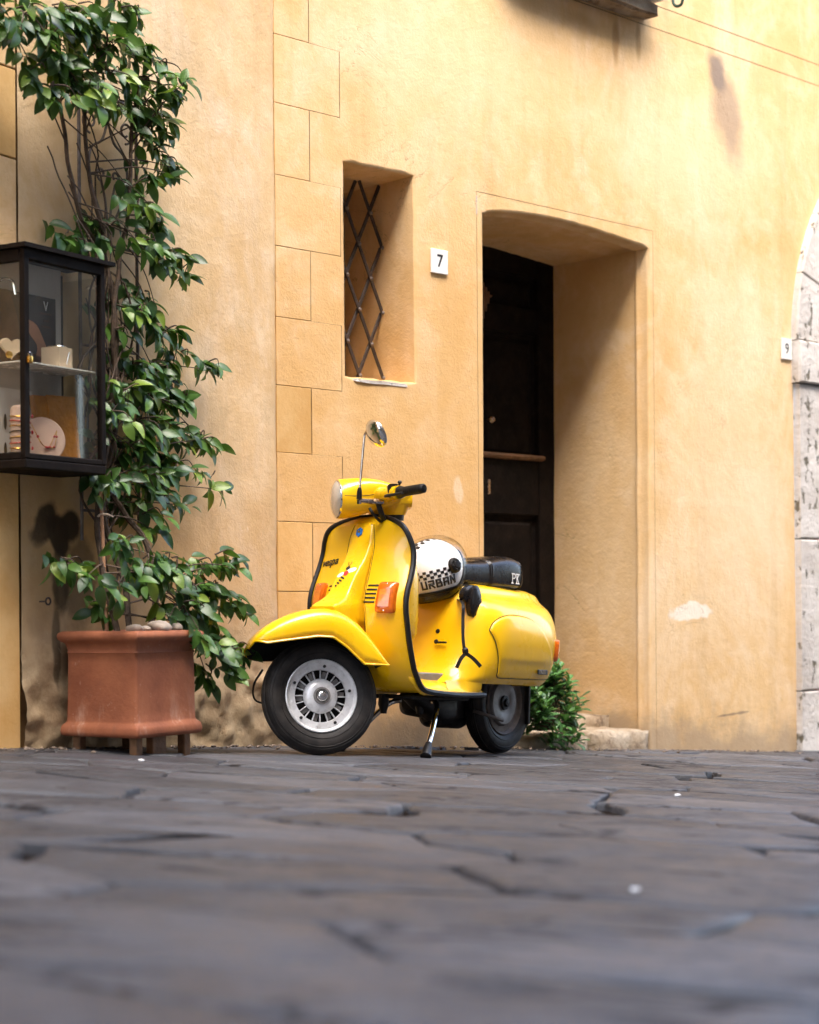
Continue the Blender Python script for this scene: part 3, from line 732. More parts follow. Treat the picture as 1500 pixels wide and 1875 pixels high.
def shield_x(y, z):
    """front surface of the leg shield over (y, z)"""
    best = None
    lo, hi = 0., float(len(LS)-1)
    for _ in range(40):
        m = (lo+hi)/2; hw = LF[0](m); u = max(-1, min(1, y/max(hw, 1e-4))); p = shield_pt(m, u)
        if p[2] > z: lo = m
        else: hi = m
    return p[0]
edge = [shield_pt(k, -1) for k in np.linspace(len(LS)-1, 0, 70)]+[shield_pt(k, 1) for k in np.linspace(0, len(LS)-1, 70)]
fl_l = [np.array((x, .215, z)) for x, z in ((-.46, .231), (-.55, .228), (-.64, .229), (-.735, .232))]
path = [np.array((p[0], -p[1], p[2])) for p in reversed(fl_l)]+edge+fl_l
path = [p+np.array((.0, .004*np.sign(p[1]), 0)) for p in path]
ob('shield_trim', *tube(path, .0105, 8), 'rubber', sct)
# ---- horn cover (nose)
NS = np.array([ # ridge z, ridge x, ridge half width, base half width
 (.846, -.237, .034, .038), (.80, -.223, .046, .052), (.76, -.211, .050, .057), (.70, -.178, .050, .058), (.674, -.157, .050, .059), (.64, -.133, .050, .060), (.60, -.107, .050, .062), (.58, -.092, .051, .064), (.56, -.066, .054, .066), (.545, -.036, .058, .069), (.535, -.016, .061, .071), (.528, -.008, .062, .072)])[::-1]
nf = [cub(NS[:, 0], NS[:, c]) for c in (1, 2, 3)]
V = []; NN = 36; prof = []
zz_ = np.linspace(.846, .528, NN)
for z in zz_:
    xr, wn, wb = [f(z) for f in nf]; xs_ = shield_x(wb, z)-.002; row = []
    for t in np.linspace(-1, 1, 33):
        y = t*wb; a = abs(y)
        if a <= wn: x = xr+.004*(1-(a/wn)**2)
        else:
            q = (a-wn)/(wb-wn); e = 1-(1-q)**1.9; x = xr+(xs_-xr)*(.75*e+.25*q)
        row.append(np.array((x, y, z)))
    for _ in range(3):
        xs2 = [r[0] for r in row]
        for i2 in range(1, 32): row[i2][0] = .25*xs2[i2-1]+.5*xs2[i2]+.25*xs2[i2+1]
    V += row
last = V[-33:]; xb = shield_x(.07, .528)
def low(p, a):    # lower lip: straight at the front, sweeping down and back along the wheel opening
    f = max(0., min(1., (-.008-p[0])/(-.008-xb)))
    return np.array((p[0]-.003*a, p[1]*(1+.06*f*a), p[2]-(.016+.072*f**1.3)*a))
V += [low(p, .5) for p in last]+[low(p, 1.) for p in last]+[np.array((p[0]*.5+xb*.5, p[1]*.9, low(p, 1.)[2]+.004)) for p in last]
o = ob('horn_cover', V, gridf(NN+3, 33), 'yellow', sct, 55); flipcheck(o, (1, 0, 0)); solid(o, .004)
for k in range(3):
    z = .524-.0045*k; ob('cover_rib', *tube([(-.0055-.0006*k, y, z) for y in np.linspace(-.055, .055, 8)], .0013, 6), 'yellow', o)
# seam line where the cover meets the shield
for sgn in (-1, 1):
    pts = [(shield_x(nf[2](z)+.003, z)+.0005, sgn*(nf[2](z)+.003), z) for z in np.linspace(.84, .545, 24)]
    pts += [(shield_x(.075, z)+.0005, sgn*.0755, z) for z in np.linspace(.53, .43, 6)]
    ob('panel_seam', *tube(pts, .0011, 5), 'dark_under', sct)
# vents, both sides
for sgn in (-1, 1):
    for k in range(5):
        z = .613-.0152*k; y0, y1 = .071-.001*k, .112-.001*k
        V = []; 
        for y in np.linspace(y0, y1, 5):
            for dz_ in (.003, -.003): V.append((shield_x(y, z+dz_)+.0012, sgn*y, z+dz_))
        o = ob('vent_slot', V, gridf(5, 2), 'ink', sct, 0); solid(o, .002, 0)
# front indicators
for sgn in (1, -1):
    ind = None; V = []; ys = np.linspace(.152, .203, 7); zs = np.linspace(.512, .626, 9)
    def indp(y, z, out):
        return (shield_x(y, z)+out, sgn*y, z)
    def lensrow(sc_, out):
        R = []
        for t in np.linspace(0, 2*math.pi, 32, endpoint=False):
            ct, st_ = math.cos(t), math.sin(t); ex = .24
            y = .1535+.0325*sc_*np.sign(ct)*abs(ct)**ex; z = .569+.057*(1-(1-sc_)*.45)*np.sign(st_)*abs(st_)**ex; R.append(np.array(indp(y, z, out)))
        return R
    ind = ob('front_indicator', *loft([lensrow(1.0, -.001), lensrow(1.0, .012), lensrow(.95, .0165), lensrow(.75, .019), lensrow(.4, .0205), lensrow(.05, .021)], False, True), 'amber', sct, 40)
    ind['label'] = 'amber front turn lamp on the leg shield'
    V = []
    for y in np.linspace(.134, .173, 5):
        for z in np.linspace(.535, .598, 6): V.append(indp(y, z, .0212+.001))
    ob('reflector', V, gridf(5, 6), 'amber_hot', ind)
    for z in (.520, .618): ob('screw', *lathe([(0, .0035), (.003, .0035), (.0045, .001)], indp(.1535, z, .017), (1, .3*sgn, 0), 8), 'chrome', ind)
# badges on the front
hexa = [(0+.016*math.sin(math.pi/3*k), .812+.019*math.cos(math.pi/3*k)) for k in range(6)]
nfx = lambda z: nf[0](z)+.004
V = [(nfx(z)+.0015, y-.010, z) for y, z in hexa]+[(nfx(z)+.004, (y)*.86-.010, .812+(z-.812)*.86) for y, z in hexa]
o = ob('hexagon_badge', V, gridf(2, 6, False, True)+[tuple(range(6, 12))], 'blue', sct, 20)
ob('badge_emblem', [(nfx(.812)+.0048, -.010+y, .812+z) for y, z in ((-.006, .003), (-.002, .007), (.004, .006), (.006, 0), (.002, -.007), (-.004, -.006))], [(0, 1, 2, 3, 4, 5)], 'chrome', o, 0)
V, Fc = text('vespa', .043, .0003)
V = [(v[0]+.30*v[1], v[1]) for v in V]
def surf_any(y, z):
    s_ = shield_x(y, z); a = abs(y)
    if .53 < z < .846 and a < nf[2](z):
        wn, wb, xr = nf[1](z), nf[2](z), nf[0](z)
        if a <= wn: return max(s_, xr+.004*(1-(a/wn)**2))
        q = (a-wn)/(wb-wn); e = 1-(1-q)**1.9; return max(s_, xr+(s_-xr)*(.75*e+.25*q))
    return s_
YV, ZV = -.143, .706
V = [(surf_any(YV+v[0]*1.0, ZV+v[1]+.10*v[0])+.0025, YV+v[0], ZV+v[1]+.10*v[0]) for v in V]
o = ob('name_script', V, Fc, 'ink', sct, 0); o['label'] = 'dark script lettering on the leg shield'; solid(o, .001, 1)
# wasp sticker on the cover
def sticker(poly, mat, off, parent=None):
    return ob('sticker_piece', [(surf_any(y, z)+off, y, z) for y, z in poly], [tuple(range(len(poly)))], mat, parent or wasp, 0)
wasp = ob('wasp_sticker', [(surf_any(y, z)+.0012, y, z) for y, z in [(-.002+.011*math.cos(t), .655+.010*math.sin(t)) for t in np.linspace(0, 6.28, 10, endpoint=False)]], [tuple(range(10))], 'redbead', sct, 0)
def ell(cy, cz, a, b, an, n=12): return [(cy+a*math.cos(t)*math.cos(an)-b*math.sin(t)*math.sin(an), cz+a*math.cos(t)*math.sin(an)+b*math.sin(t)*math.cos(an)) for t in np.linspace(0, 6.283, n, endpoint=False)]
sticker(ell(.016, .667, .020, .009, .25), 'white_ink', .0009); sticker(ell(-.024, .650, .015, .008, .5), 'white_ink', .0009)
for k in range(4): sticker(ell(-.008-.005*k, .638-.010*k, .012-.002*k, .0035, -.35), 'ink', .0016)
sticker(ell(-.004, .675, .009, .008, 0), 'ink', .0014)
for d in (-.012, .004):
    sticker([(-.006, .680), (-.004, .681), (-.002+d, .699), (-.005+d, .699)], 'ink', .0014)
# ---- floor
V = []; fx = np.linspace(-.285, -.74, 26)
for x in fx:
    for t in np.linspace(-1, 1, 25):
        front = max(0, (x+.36)/.075)
        V.append((x, t*.213, .240+.052*(1-abs(t)**3.2)+.05*front*front))
o = ob('floor_board', V, gridf(26, 25), 'yellow', sct, 60); flipcheck(o, (0, 0, 1)); solid(o, .02)
ob('floor_mat', *loft([[np.array((-.545+.092*np.sign(math.cos(t))*abs(math.cos(t))**.4*s, .045+.085*np.sign(math.sin(t))*abs(math.sin(t))**.5*s, z)) for t in np.linspace(0, 6.283, 28, endpoint=False)] for s, z in ((1, .275), (1, .304), (.95, .309), (.5, .310))]), 'grey_mat', sct)
# tool box bulge behind the shield and steering tunnel
def sq(t, e): return np.sign(t)*abs(t)**e
rings = []
for s, zc in ((.30, .405), (.75, .42), (.95, .45), (1, .50), (1, .58), (.98, .65), (.85, .70), (.45, .725)):
    rings.append([np.array((-.335-.085*s*sq(math.cos(t), .6), .155*s**.3*sq(math.sin(t), .55), zc)) for t in np.linspace(0, 6.283, 36, endpoint=False)])
ob('glove_box', *loft(rings), 'yellow', sct, 60)
rings = [[np.array((x+.045*math.cos(t), .05*math.sin(t), z)) for t in np.linspace(0, 6.283, 20, endpoint=False)] for x, z in ((-.38, .26), (-.36, .4), (-.35, .6), (-.345, .80), (-.338, .90))]
ob('steering_tunnel', *loft(rings), 'yellow', sct, 60)
# ---- rear body
BZ = np.array([ # z, front x, half width, rear x
 (.275, -.500, .222, -1.235), (.292, -.545, .236, -1.255), (.315, -.578, .246, -1.275), (.35, -.604, .256, -1.297), (.40, -.626, .264, -1.318), (.45, -.640, .268, -1.335), (.50, -.650, .265, -1.350), (.54, -.658, .254, -1.362), (.57, -.664, .236, -1.372),
 (.592, -.668, .212, -1.378), (.606, -.670, .186, -1.382), (.617, -.672, .165, -1.383), (.628, -.674, .153, -1.380), (.640, -.677, .147, -1.372), (.648, -.682, .140, -1.360), (.654, -.692, .125, -1.340)])
bf = [cub(BZ[:, 0], BZ[:, c]) for c in (1, 2, 3)]
XM = -.87
def body_y(x, z):
    xf_, w_, xr_ = [f(z) for f in bf]
    if x > XM: t = min(1, (x-XM)/(xf_-XM)); return w_*max(0, 1-t**3.4)**(1/2.6)
    t = min(1, (XM-x)/(XM-xr_)); e_ = float(np.interp(z, (.28, .45, .60, .66), (7.0, 5.0, 2.6, 2.3))); return w_*max(0, 1-t**e_)**(1/2.3)
rings = []
NZ, NT_ = 58, 96
for z in np.linspace(.275, .654, NZ):
    xf_, w_, xr_ = [f(z) for f in bf]; ring = []
    half = []
    for i in range(NT_//2+1):
        t = i/(NT_//2)               # 0 front .. 1 rear with cosine spacing
        x = xf_+(xr_-xf_)*(.5-.5*math.cos(math.pi*t)); half.append((x, body_y(x, z)))
    ring = [np.array((x, y, z)) for x, y in half]+[np.array((x, -y, z)) for x, y in half[-2:0:-1]]
    rings.append(ring)
for s, dz_ in ((.93, .006), (.8, .010), (.4, .012)):
    c = np.mean(rings[NZ-1], axis=0); rings.append([c+(p-c)*s+np.array((0, 0, dz_)) for p in rings[NZ-1]])
o = ob('rear_body', *loft(rings, False, True), 'yellow', sct, 60); body = o
o = ob('body_inside', *loft([[p*np.array((.72, .93, 1))+np.array((-.30, 0, .016)) for p in rings[0]], [p*np.array((.72, .9, 1))+np.array((-.30, 0, .06)) for p in rings[0]]], True, True), 'dark_under', sct)
for sgn in (1, -1):
    V = []
    for x in np.linspace(-.512, -.715, 14):
        yb_ = max(.19, body_y(x, .279)); V += [(x, sgn*.210, .241), (x, sgn*(.4*.212+.6*yb_), .256), (x, sgn*yb_, .282)]
    ob('sill_fairing', V, gridf(14, 3), 'yellow', sct, 60)
# side panel on the left, standing a little proud
po_ = [(-.722, .478), (-.738, .505), (-.768, .525), (-.815, .538), (-.863, .542), (-.925, .541), (-.983, .533), (-1.03, .512), (-1.075, .482), (-1.118, .44), (-1.150, .399), (-1.170, .35), (-1.174, .315), (-1.160, .303), (-1.0, .300), (-.88, .300), (-.79, .301), (-.778, .325), (-.768, .365), (-.756, .405), (-.742, .44)]
pc = np.array((-.93, .40))
def panel_ring(s, out):
    R = []
    for p in bez([np.array(q) for q in po_+po_[:1]], 3)[:-1]:
        q = pc+(p-pc)*s; step = .004*(1/(1+math.exp(-(q[1]-.362)/.004)))
        R.append(np.array((q[0], body_y(q[0], max(.28, q[1]))+out+(step if s < .97 else step*.5), q[1])))
    return R
pn = ob('side_panel', *loft([panel_ring(1.0, -.004), panel_ring(.998, .003), panel_ring(.985, .0055)]+[panel_ring(s, .006) for s in np.linspace(.96, .04, 22)], False, True), 'yellow', sct, 50)
ob('panel_gap', *tube(panel_ring(1.006, .0004)+panel_ring(1.006, .0004)[:1], .0018, 5), 'dark_under', sct)
# model badge
V, Fc = box((0, 0, 0), (.078, .006, .019), .002); cx_, cz_ = -1.085, .330
yb = body_y(cx_, cz_)+.0105; sl2 = (body_y(cx_+.04, cz_)-body_y(cx_-.04, cz_))/.08; rot = Matrix.Rotation(math.atan(sl2), 3, 'Z')
o = ob('model_badge', [np.array(rot @ Vector(tuple(v)))+np.array((cx_, yb, cz_)) for v in V], Fc, 'ink', pn)
V, Fc = text('PK50', .0185, .0005); o2 = ob('badge_lettering', [np.array(rot @ Vector((-v[0]*1.25+.006, .0036, v[1])))+np.array((cx_, yb, cz_)) for v in V], Fc, 'old_chrome', pn, 0)
# knobs on the front of the body
for z, lev in ((.470, 0), (.430, 1)):
    x = bf[0](z)-.002
    k = ob('choke_knob' if not lev else 'fuel_tap', *lathe([(0, .010), (.010, .010), (.016, .008), (.018, .001)], (x-.012, .055, z), (1, .15, 0), 14), 'rubber', sct)
    if lev: ob('tap_lever', *box((x+.012, .085, z-.003), (.008, .055, .008), .002), 'rubber', k)
# tail lamp, rear indicator
ob('tail_lamp', *loft([[np.array((x-.012*j, y, z)) for y, z in ((-.055*s, .545+.006*j), (.055*s, .545+.006*j), (.050*s, .632-.004*j), (-.050*s, .632-.004*j))] for j, s, x in ((0, 1, -1.345), (1, 1, -1.358), (3, .96, -1.368), (3.3, .8, -1.37))]), 'red_lens', sct, 30)
for sgn in (1, -1):
    rings = []
    for s, o_ in ((1, -.01), (1, .010), (.9, .016), (.3, .018)):
        R = []
        for t in np.linspace(0, 6.283, 20, endpoint=False):
            x = -1.225+.028*s*sq(math.cos(t), .5); z = .42+.045*s*sq(math.sin(t), .5); R.append(np.array((x-o_*.8, sgn*(body_y(x, z)+o_*.6), z)))
        rings.append(R)
    ob('rear_indicator', *loft(rings), 'amber', sct)
# ---- seat
ST = np.array([(-.640, .070, .662, .700), (-.655, .098, .656, .722), (-.70, .112, .652, .740), (-.78, .119, .650, .750), (-.87, .124, .649, .759), (-.93, .127, .650, .768), (-1.0, .131, .652, .781), (-1.06, .132, .653, .787), (-1.10, .130, .655, .785), (-1.128, .125, .658, .772), (-1.143, .115, .663, .750), (-1.150, .09, .675, .72)])[::-1]
sf = [cub(ST[:, 0], ST[:, c]) for c in (1, 2, 3)]
def seat_ring(x, g=0.):
    w_, zb, ztp = [f(x) for f in sf]; R = []
    for t in np.linspace(0, 6.283, 40, endpoint=False):
        ct, s_ = math.cos(t), math.sin(t); y = (w_+g)*sq(ct, .42)*(1-.05*(s_ > 0)*s_); z = (zb+ztp)/2+((ztp-zb)/2+g)*sq(s_, .45)
        if s_ > 0: z -= .010*(1-abs(ct)**2)*0-.004*(1-abs(ct))
        R.append(np.array((x, y, z)))
    return R
seat = ob('seat', *loft([seat_ring(x) for x in np.linspace(-.640, -1.150, 60)]), 'leather', sct, 60)
for x0 in (-.893, -.906): ob('seat_band', *loft([seat_ring(x0-.012*k/5, .003*math.sin(math.pi*k/5)+.0005) for k in range(6)], False, False), 'leather', seat, 60)
ob('seat_piping', *tube([p for p in seat_ring(-1.120, .001)]+seat_ring(-1.120, .001)[:1], .0022, 6), 'leather', seat)
ob('seat_base', *loft([[np.array((-.90+.235*s*sq(math.cos(t), .4), .122*s*sq(math.sin(t), .4), z)) for t in np.linspace(0, 6.283, 32, endpoint=False)] for s, z in ((1, .644), (1, .656))]), 'dark_under', sct)
pk = [(-.9, -1, -.9, 1), (-1.15, 1, -.3, 1), (-1.15, -1, -.62, -1), (-.3, 1, -.05, .75), (-.05, .75, -.05, .35), (-.05, .35, -.3, .05), (-.3, .05, -.85, .05), (.45, -1, .45, 1), (.2, 1, .72, 1), (.2, -1, .72, -1), (.5, -.1, 1.15, 1), (.62, .1, 1.2, -1), (.95, 1, 1.38, 1), (.95, -1, 1.42, -1)]
V, Fc = strokes(pk, .23); o = ob('seat_lettering', [(-1.066-.0235*v[0], sf[0](-1.066-.0235*v[0])+.0025, .700+.0185*v[1]) for v in V], Fc, 'white_ink', seat, 0); o['label'] = 'white lettering on the seat side'
# ---- wheels
def tyre_prof(): return [(-.030, .128), (-.038, .140), (-.0435, .158), (-.043, .176), (-.037, .190), (-.027, .1985), (-.015, .2035), (0, .2055), (.015, .2035), (.027, .1985), (.037, .190), (.043, .176), (.0435, .158), (.038, .140), (.030, .128)]
def wheel(name, c, ax, up, front, parent):
    a = vn(ax); c = np.asarray(c, float); wh = empty(name, None, parent)
    pr = []
    for h, r in tyre_prof():
        pr.append((h, r))
    ty = ob('tyre', *lathe(pr, c, a, 72, False), 'tyre', wh, 60)
    for h, r in ((.0425, .150), (.0425, .180), (.0385, .1885)):
        ob('sidewall_ring', *lathe([(h, r-.0015), (h+.0015, r), (h, r+.0015)], c, a, 64, False), 'tyre', ty)
    for h in (-.018, -.009, .0, .009, .018): ob('tread_rib', *lathe([(h-.003, .2015), (h-.0022, .2072-abs(h)*.12), (h+.0022, .2072-abs(h)*.12), (h+.003, .2015)], c, a, 72, False), 'tyre', ty)
    rim = 'alu' if front else 'rim_brown'
    ri = ob('rim', *lathe([(-.03, .130), (.030, .130), (.036, .130), (.038, .127), (.035, .124), (.028, .121), (.024, .118), (.0235, .108), (.0235, .094), (.016, .092), (.010, .094)], c, a, 64, False), rim, wh, 40)
    ob('brake_plate', *lathe([(-.012, .126), (-.010, .05), (-.010, .001)], c, a, 40, False), 'dark_under', wh)
    _, b, d = frame(a)
    if front:
        ob('hub_cover', *lathe([(.012, .062), (.020, .062), (.027, .058), (.034, .046), (.038, .034), (.038, .030)], c, a, 48, False), 'alu', wh, 40)
        ob('hub_ring', *lathe([(.036, .031), (.044, .030), (.045, .024), (.040, .022)], c, a, 32, False), 'alu_dull', wh)
        ob('hub_cap', *lathe([(.038, .022), (.047, .0205), (.053, .015), (.056, .008), (.057, .0005)], c, a, 28, False), 'chrome', wh)
        for k in range(20):
            t = 2*math.pi*k/20; rd = math.cos(t)*b+math.sin(t)*d; tg = -math.sin(t)*b+math.cos(t)*d
            rot = np.array([rd, tg, a]).T
            ob('cooling_fin', *box(c+rd*.0765+a*.012, (.031, .0035, .012), .0008, 1, rot), 'alu', wh)
            if k % 2 == 0: ob('vent_floor', *box(c+rd*.075+tg*.010+a*.006, (.026, .015, .003), .001, 1, rot), 'alu_dull', wh)
        bolt = 5
        for k in range(10):
            t = 2*math.pi*k/10+.2; rd = math.cos(t)*b+math.sin(t)*d
            ob('bolt' if k % 2 else 'rivet', *lathe([(.0235, .0055), (.029 if k % 2 else .026, .0055), (.031 if k % 2 else .0265, .003), (.0315 if k % 2 else .0267, .0003)], c+rd*.106, a, 8, False), 'black_metal' if k % 2 else 'alu', wh)
    else:
        ob('brake_drum', *lathe([(.0, .091), (.030, .090), (.036, .086), (.037, .05), (.034, .045), (.034, .030)], c, a, 48, False), 'alu_dull', wh, 40)
        ob('axle_nut', *lathe([(.030, .031), (.042, .028), (.043, .018), (.036, .016), (.050, .012), (.052, .001)], c, a, 20, False), 'black_metal', wh)
    return wh
YAW = R_(-162.5); fw = np.array([math.cos(YAW), math.sin(YAW), 0]); lf = np.array([-math.sin(YAW), math.cos(YAW), 0])
nw = vn(lf*math.cos(R_(8))+np.array([0, 0, 1])*math.sin(R_(8))); uw = np.cross(fw, nw)
Wc = np.array([-.322, 6.372, .2065])
def d2s(v): return np.array([v@SX, v@SY, v@SZ])
FWs, NWs, UWs, Wcs = d2s(fw), d2s(nw), d2s(uw), w2s(Wc)
wheel('front_wheel', Wcs, NWs, UWs, True, sct)
wheel('rear_wheel', (-1.165, 0, .2055), (0, 1, 0), (0, 0, 1), False, sct)
# ---- front mudguard (turned with the wheel)
MG = np.array([ # back from hub, top z, near lower edge z, half width, far lower z
 (-.262, .176, .168, .040, .160), (-.250, .200, .178, .066, .150), (-.225, .228, .186, .088, .142), (-.19, .254, .188, .100, .139), (-.14, .279, .190, .108, .138), (-.08, .298, .196, .112, .138), (-.02, .307, .203, .113, .140), (.02, .305, .203, .113, .14), (.06, .296, .182, .112, .13), (.10, .275, .148, .110, .118), (.14, .242, .112, .108, .104), (.18, .192, .102, .104, .098), (.212, .142, .099, .098, .094), (.232, .106, .096, .092, .09)])
MGL = np.array([(-.262, .170, .160), (-.245, .192, .145), (-.205, .182, .139), (-.03, .200, .139), (.025, .196, .139), (.075, .160, .12), (.138, .101, .098), (.232, .097, .09)])
mf = [cub(MG[:, 0], MG[:, c]) for c in (1, 2, 3, 4)]
V = []; NM = 64; NA = 33
for x in np.linspace(MG[0, 0], MG[-1, 0], NM):
    zt_, zl, hw, zf = mf[0](x), float(np.interp(x, MGL[:, 0], MGL[:, 1])), mf[2](x), float(np.interp(x, MGL[:, 0], MGL[:, 2]))
    for t in np.linspace(0, math.pi, NA):
        y = hw*sq(math.cos(t), .62); s_ = abs(math.sin(t))**.62; lo_ = zl if math.cos(t) > 0 else zf
        z = lo_+(zt_-lo_)*s_; z = min(z, zt_)
        V.append(Wcs-FWs*x+NWs*y+np.array(d2s(np.array([0, 0, 1.])))*z)
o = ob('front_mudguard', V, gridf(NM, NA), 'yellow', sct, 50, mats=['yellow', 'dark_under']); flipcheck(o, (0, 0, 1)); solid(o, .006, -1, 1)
bead = [V[i*NA] for i in range(NM)]; ob('mudguard_bead', *tube(bead, .004, 6), 'yellow', o)
# fork and trailing link, on the far side of the wheel
ob('fork_arm', *tube([Wcs-NWs*.07, Wcs-NWs*.075-FWs*.06+UWs*.05, Wcs-NWs*.06-FWs*.10+UWs*.20, np.array((-.20, 0, .50)), np.array((-.25, 0, .75))], [.02, .022, .024, .022, .02], 10), 'black_metal', sct)
ob('brake_cable', *tube(bez([Wcs+FWs*.20+NWs*.0+UWs*.10, Wcs+FWs*.225-NWs*.04+UWs*.05, Wcs+FWs*.215-NWs*.07+UWs*.0, Wcs+FWs*.16-NWs*.06-UWs*.02], 6), .004, 6), 'rubber', sct)
# ---- headset (turned with the bars)
HC = w2s((-.1401, 6.6283, .915)); Fs, Ls, Us = d2s(fw), d2s(lf), d2s(np.array([0, 0, 1.]))
def H(s, l, h): return HC+Fs*s+Ls*l+Us*h
hd = empty('headset', None, sct)
def hring(s, w_, z0, z1, e, off=0.):
    return [H(s, w_*sq(math.cos(t), e), (z0+z1)/2+(z1-z0)/2*sq(math.sin(t), e)) for t in np.linspace(0, 6.283, 40, endpoint=False)]
HR = ((.128, .0685, -.0665, .0715, 1), (.122, .0715, -.0695, .0745, 1), (.10, .0725, -.0690, .0775, .9), (.06, .0735, -.062, .0800, .7), (.02, .074, -.050, .0790, .6), (-.02, .074, -.038, .0740, .55), (-.06, .072, -.028, .064, .55), (-.09, .066, -.020, .052, .6), (-.11, .058, -.012, .040, .65), (-.12, .04, -.0, .028, .8))
hs = [hring(*r) for r in HR]
top = [cub([0, 1], [0, 1])]
hsh = ob('headlamp_housing', *loft(hs, True, True), 'yellow', hd, 45)
ob('housing_seam', *tube([H(s, w_+.0008, zz2) for s, w_, zz2 in ((.118, .0695, .012), (.08, .0715, .010), (.04, .0725, .012), (.0, .073, .017), (-.05, .072, .024))], .0014, 6), 'dark_under', hsh)
hl = ob('headlamp_lens', *lathe([(-.004, .0675), (.004, .066), (.012, .055), (.018, .035), (.020, .012), (.0205, .0005)], H(.128, 0, .0025), Fs, 40), 'head_glass', hd)
ob('headlamp_rim', *lathe([(-.006, .0685), (.000, .0705), (.004, .0685), (.003, .0655)], H(.128, 0, .0025), Fs, 44, False), 'chrome', hl)
# instrument pod / neck down to the shield
nk = []
for h, s, w_, dp in ((-.055, -.088, .044, .040), (-.035, -.088, .050, .048), (-.01, -.084, .058, .062), (.02, -.080, .064, .076), (.04, -.080, .064, .076)):
    nk.append([H(s+dp*sq(math.cos(t), .6), w_*sq(math.sin(t), .6), h) for t in np.linspace(0, 6.283, 28, endpoint=False)])
ob('headset_neck', *loft(nk), 'yellow', hd, 50)
ob('speedometer_hood', *loft([[H(-.10-.045*k, .060*sq(math.cos(t), .6)*(1-.12*k), .008-.006*k+(.045-.010*k)*sq(math.sin(t), .7)) for t in np.linspace(0, 6.283, 24, endpoint=False)] for k in (0, .4, .8, 1.)]), 'yellow', hd, 50)
ob('neck_collar', *lathe([(-.03, .040), (-.012, .042), (0, .040)], H(-.085, 0, -.045), Us, 28), 'rubber', hd)
def bar(side):
    l = lambda s, q, h: H(s, side*q, h)
    ob('handlebar', *tube([l(-.02, .04, .014), l(-.025, .085, .014), l(-.032, .13, .014), l(-.042, .165, .015)], [.034, .031, .027, .024], 16), 'yellow', hd, 50)
    ob('switch_block', *loft([[l(-.045+.004*k, .125+.045*k/2, .022)+Fs*(.022*sq(math.cos(t), .5))+Us*(.020*sq(math.sin(t), .5)+.008) for t in np.linspace(0, 6.283, 16, endpoint=False)] for k in (0, 1, 2)]), 'rubber', hd)
    ob('clutch_clamp', *tube([l(-.045, .165, .016), l(-.052, .185, .017)], .026, 14), 'yellow', hd, 50)
    g = ob('grip', *tube([l(-.050, .185, .017), l(-.053, .190, .017), l(-.056, .198, .018), l(-.066, .225, .019), l(-.085, .275, .022), l(-.101, .318, .024), l(-.103, .323, .024)], [.016, .0225, .0225, .0165, .0160, .0170, .0125], 16), 'rubber', hd, 50)
    for k in range(9):
        t = .22+.7*k/9; p = l(-.056-.045*t, .198+.12*t, .018+.006*t); q2 = l(-.058-.045*t, .203+.12*t, .018+.006*t); ob('grip_rib', *tube([p, q2], .0178, 14), 'rubber', g)
    ob('lever', *tube(bez([l(-.030, .165, .006), l(.0, .19, .004), l(-.005, .24, .004), l(-.03, .30, .008)], 5), .0055, 8), 'black_metal', hd)
    ob('switch_stalk', *tube([l(-.06, .150, .03), l(-.064, .158, .052)], .004, 8), 'rubber', hd)
    ob('switch_button', *lathe([(-.007, .001), (-.005, .006), (0, .0085), (.005, .006), (.007, .001)], l(-.064, .158, .056), Us, 12), 'rubber', hd)
bar(1); bar(-1)
ob('cable_bundle', *tube(bez([H(.0, .10, -.02), H(-.01, .10, -.05), H(-.03, .07, -.075), H(-.05, .055, -.07)], 6), .010, 8), 'rubber', hd)
ob('cable_bundle', *tube(bez([H(.03, .09, -.035), H(.02, .10, -.055), H(-.01, .085, -.08), H(-.04, .05, -.075)], 6), .006, 8), 'rubber', hd)
# mirror on the left bar
S_ = lambda *p: w2s(p)
mir = empty('mirror', None, sct)
ob('mirror_bracket', *tube([H(-.01, .115, -.012), S_(-.115, 6.50, .902), S_(-.150, 6.47, .902), S_(-.177, 6.45, .903)], [.010, .012, .009, .010], 8), 'old_chrome', mir)
ob('bracket_nut', *lathe([(-.010, .009), (.004, .009), (.006, .006)], S_(-.177, 6.45, .901), Us, 6), 'chrome', mir)
ob('stem_boot', *tube([S_(-.177, 6.45, .908), S_(-.176, 6.45, .935), S_(-.175, 6.45, .95)], [.010, .0095, .006], 10), 'rubber', mir)
ob('mirror_stem', *tube(bez([S_(-.176, 6.45, .93), S_(-.168, 6.45, 1.02), S_(-.158, 6.45, 1.121), S_(-.153, 6.448, 1.143), S_(-.143, 6.44, 1.152), S_(-.122, 6.428, 1.150)], 6), .0045, 8), 'old_chrome', mir)
mn = d2s(vn(np.array([-.74, -.50, -.43])))
md = S_(-.114, 6.415, 1.138)
ob('mirror_shell', *lathe([(-.006, .052), (0, .053), (.005, .050), (.014, .040), (.020, .022), (.022, .001)], md, mn, 36, False), 'chrome', mir, 60)
ob('mirror_glass', *lathe([(-.0055, .050), (-.0056, .0005)], md, mn, 36, False), 'chrome', mir)
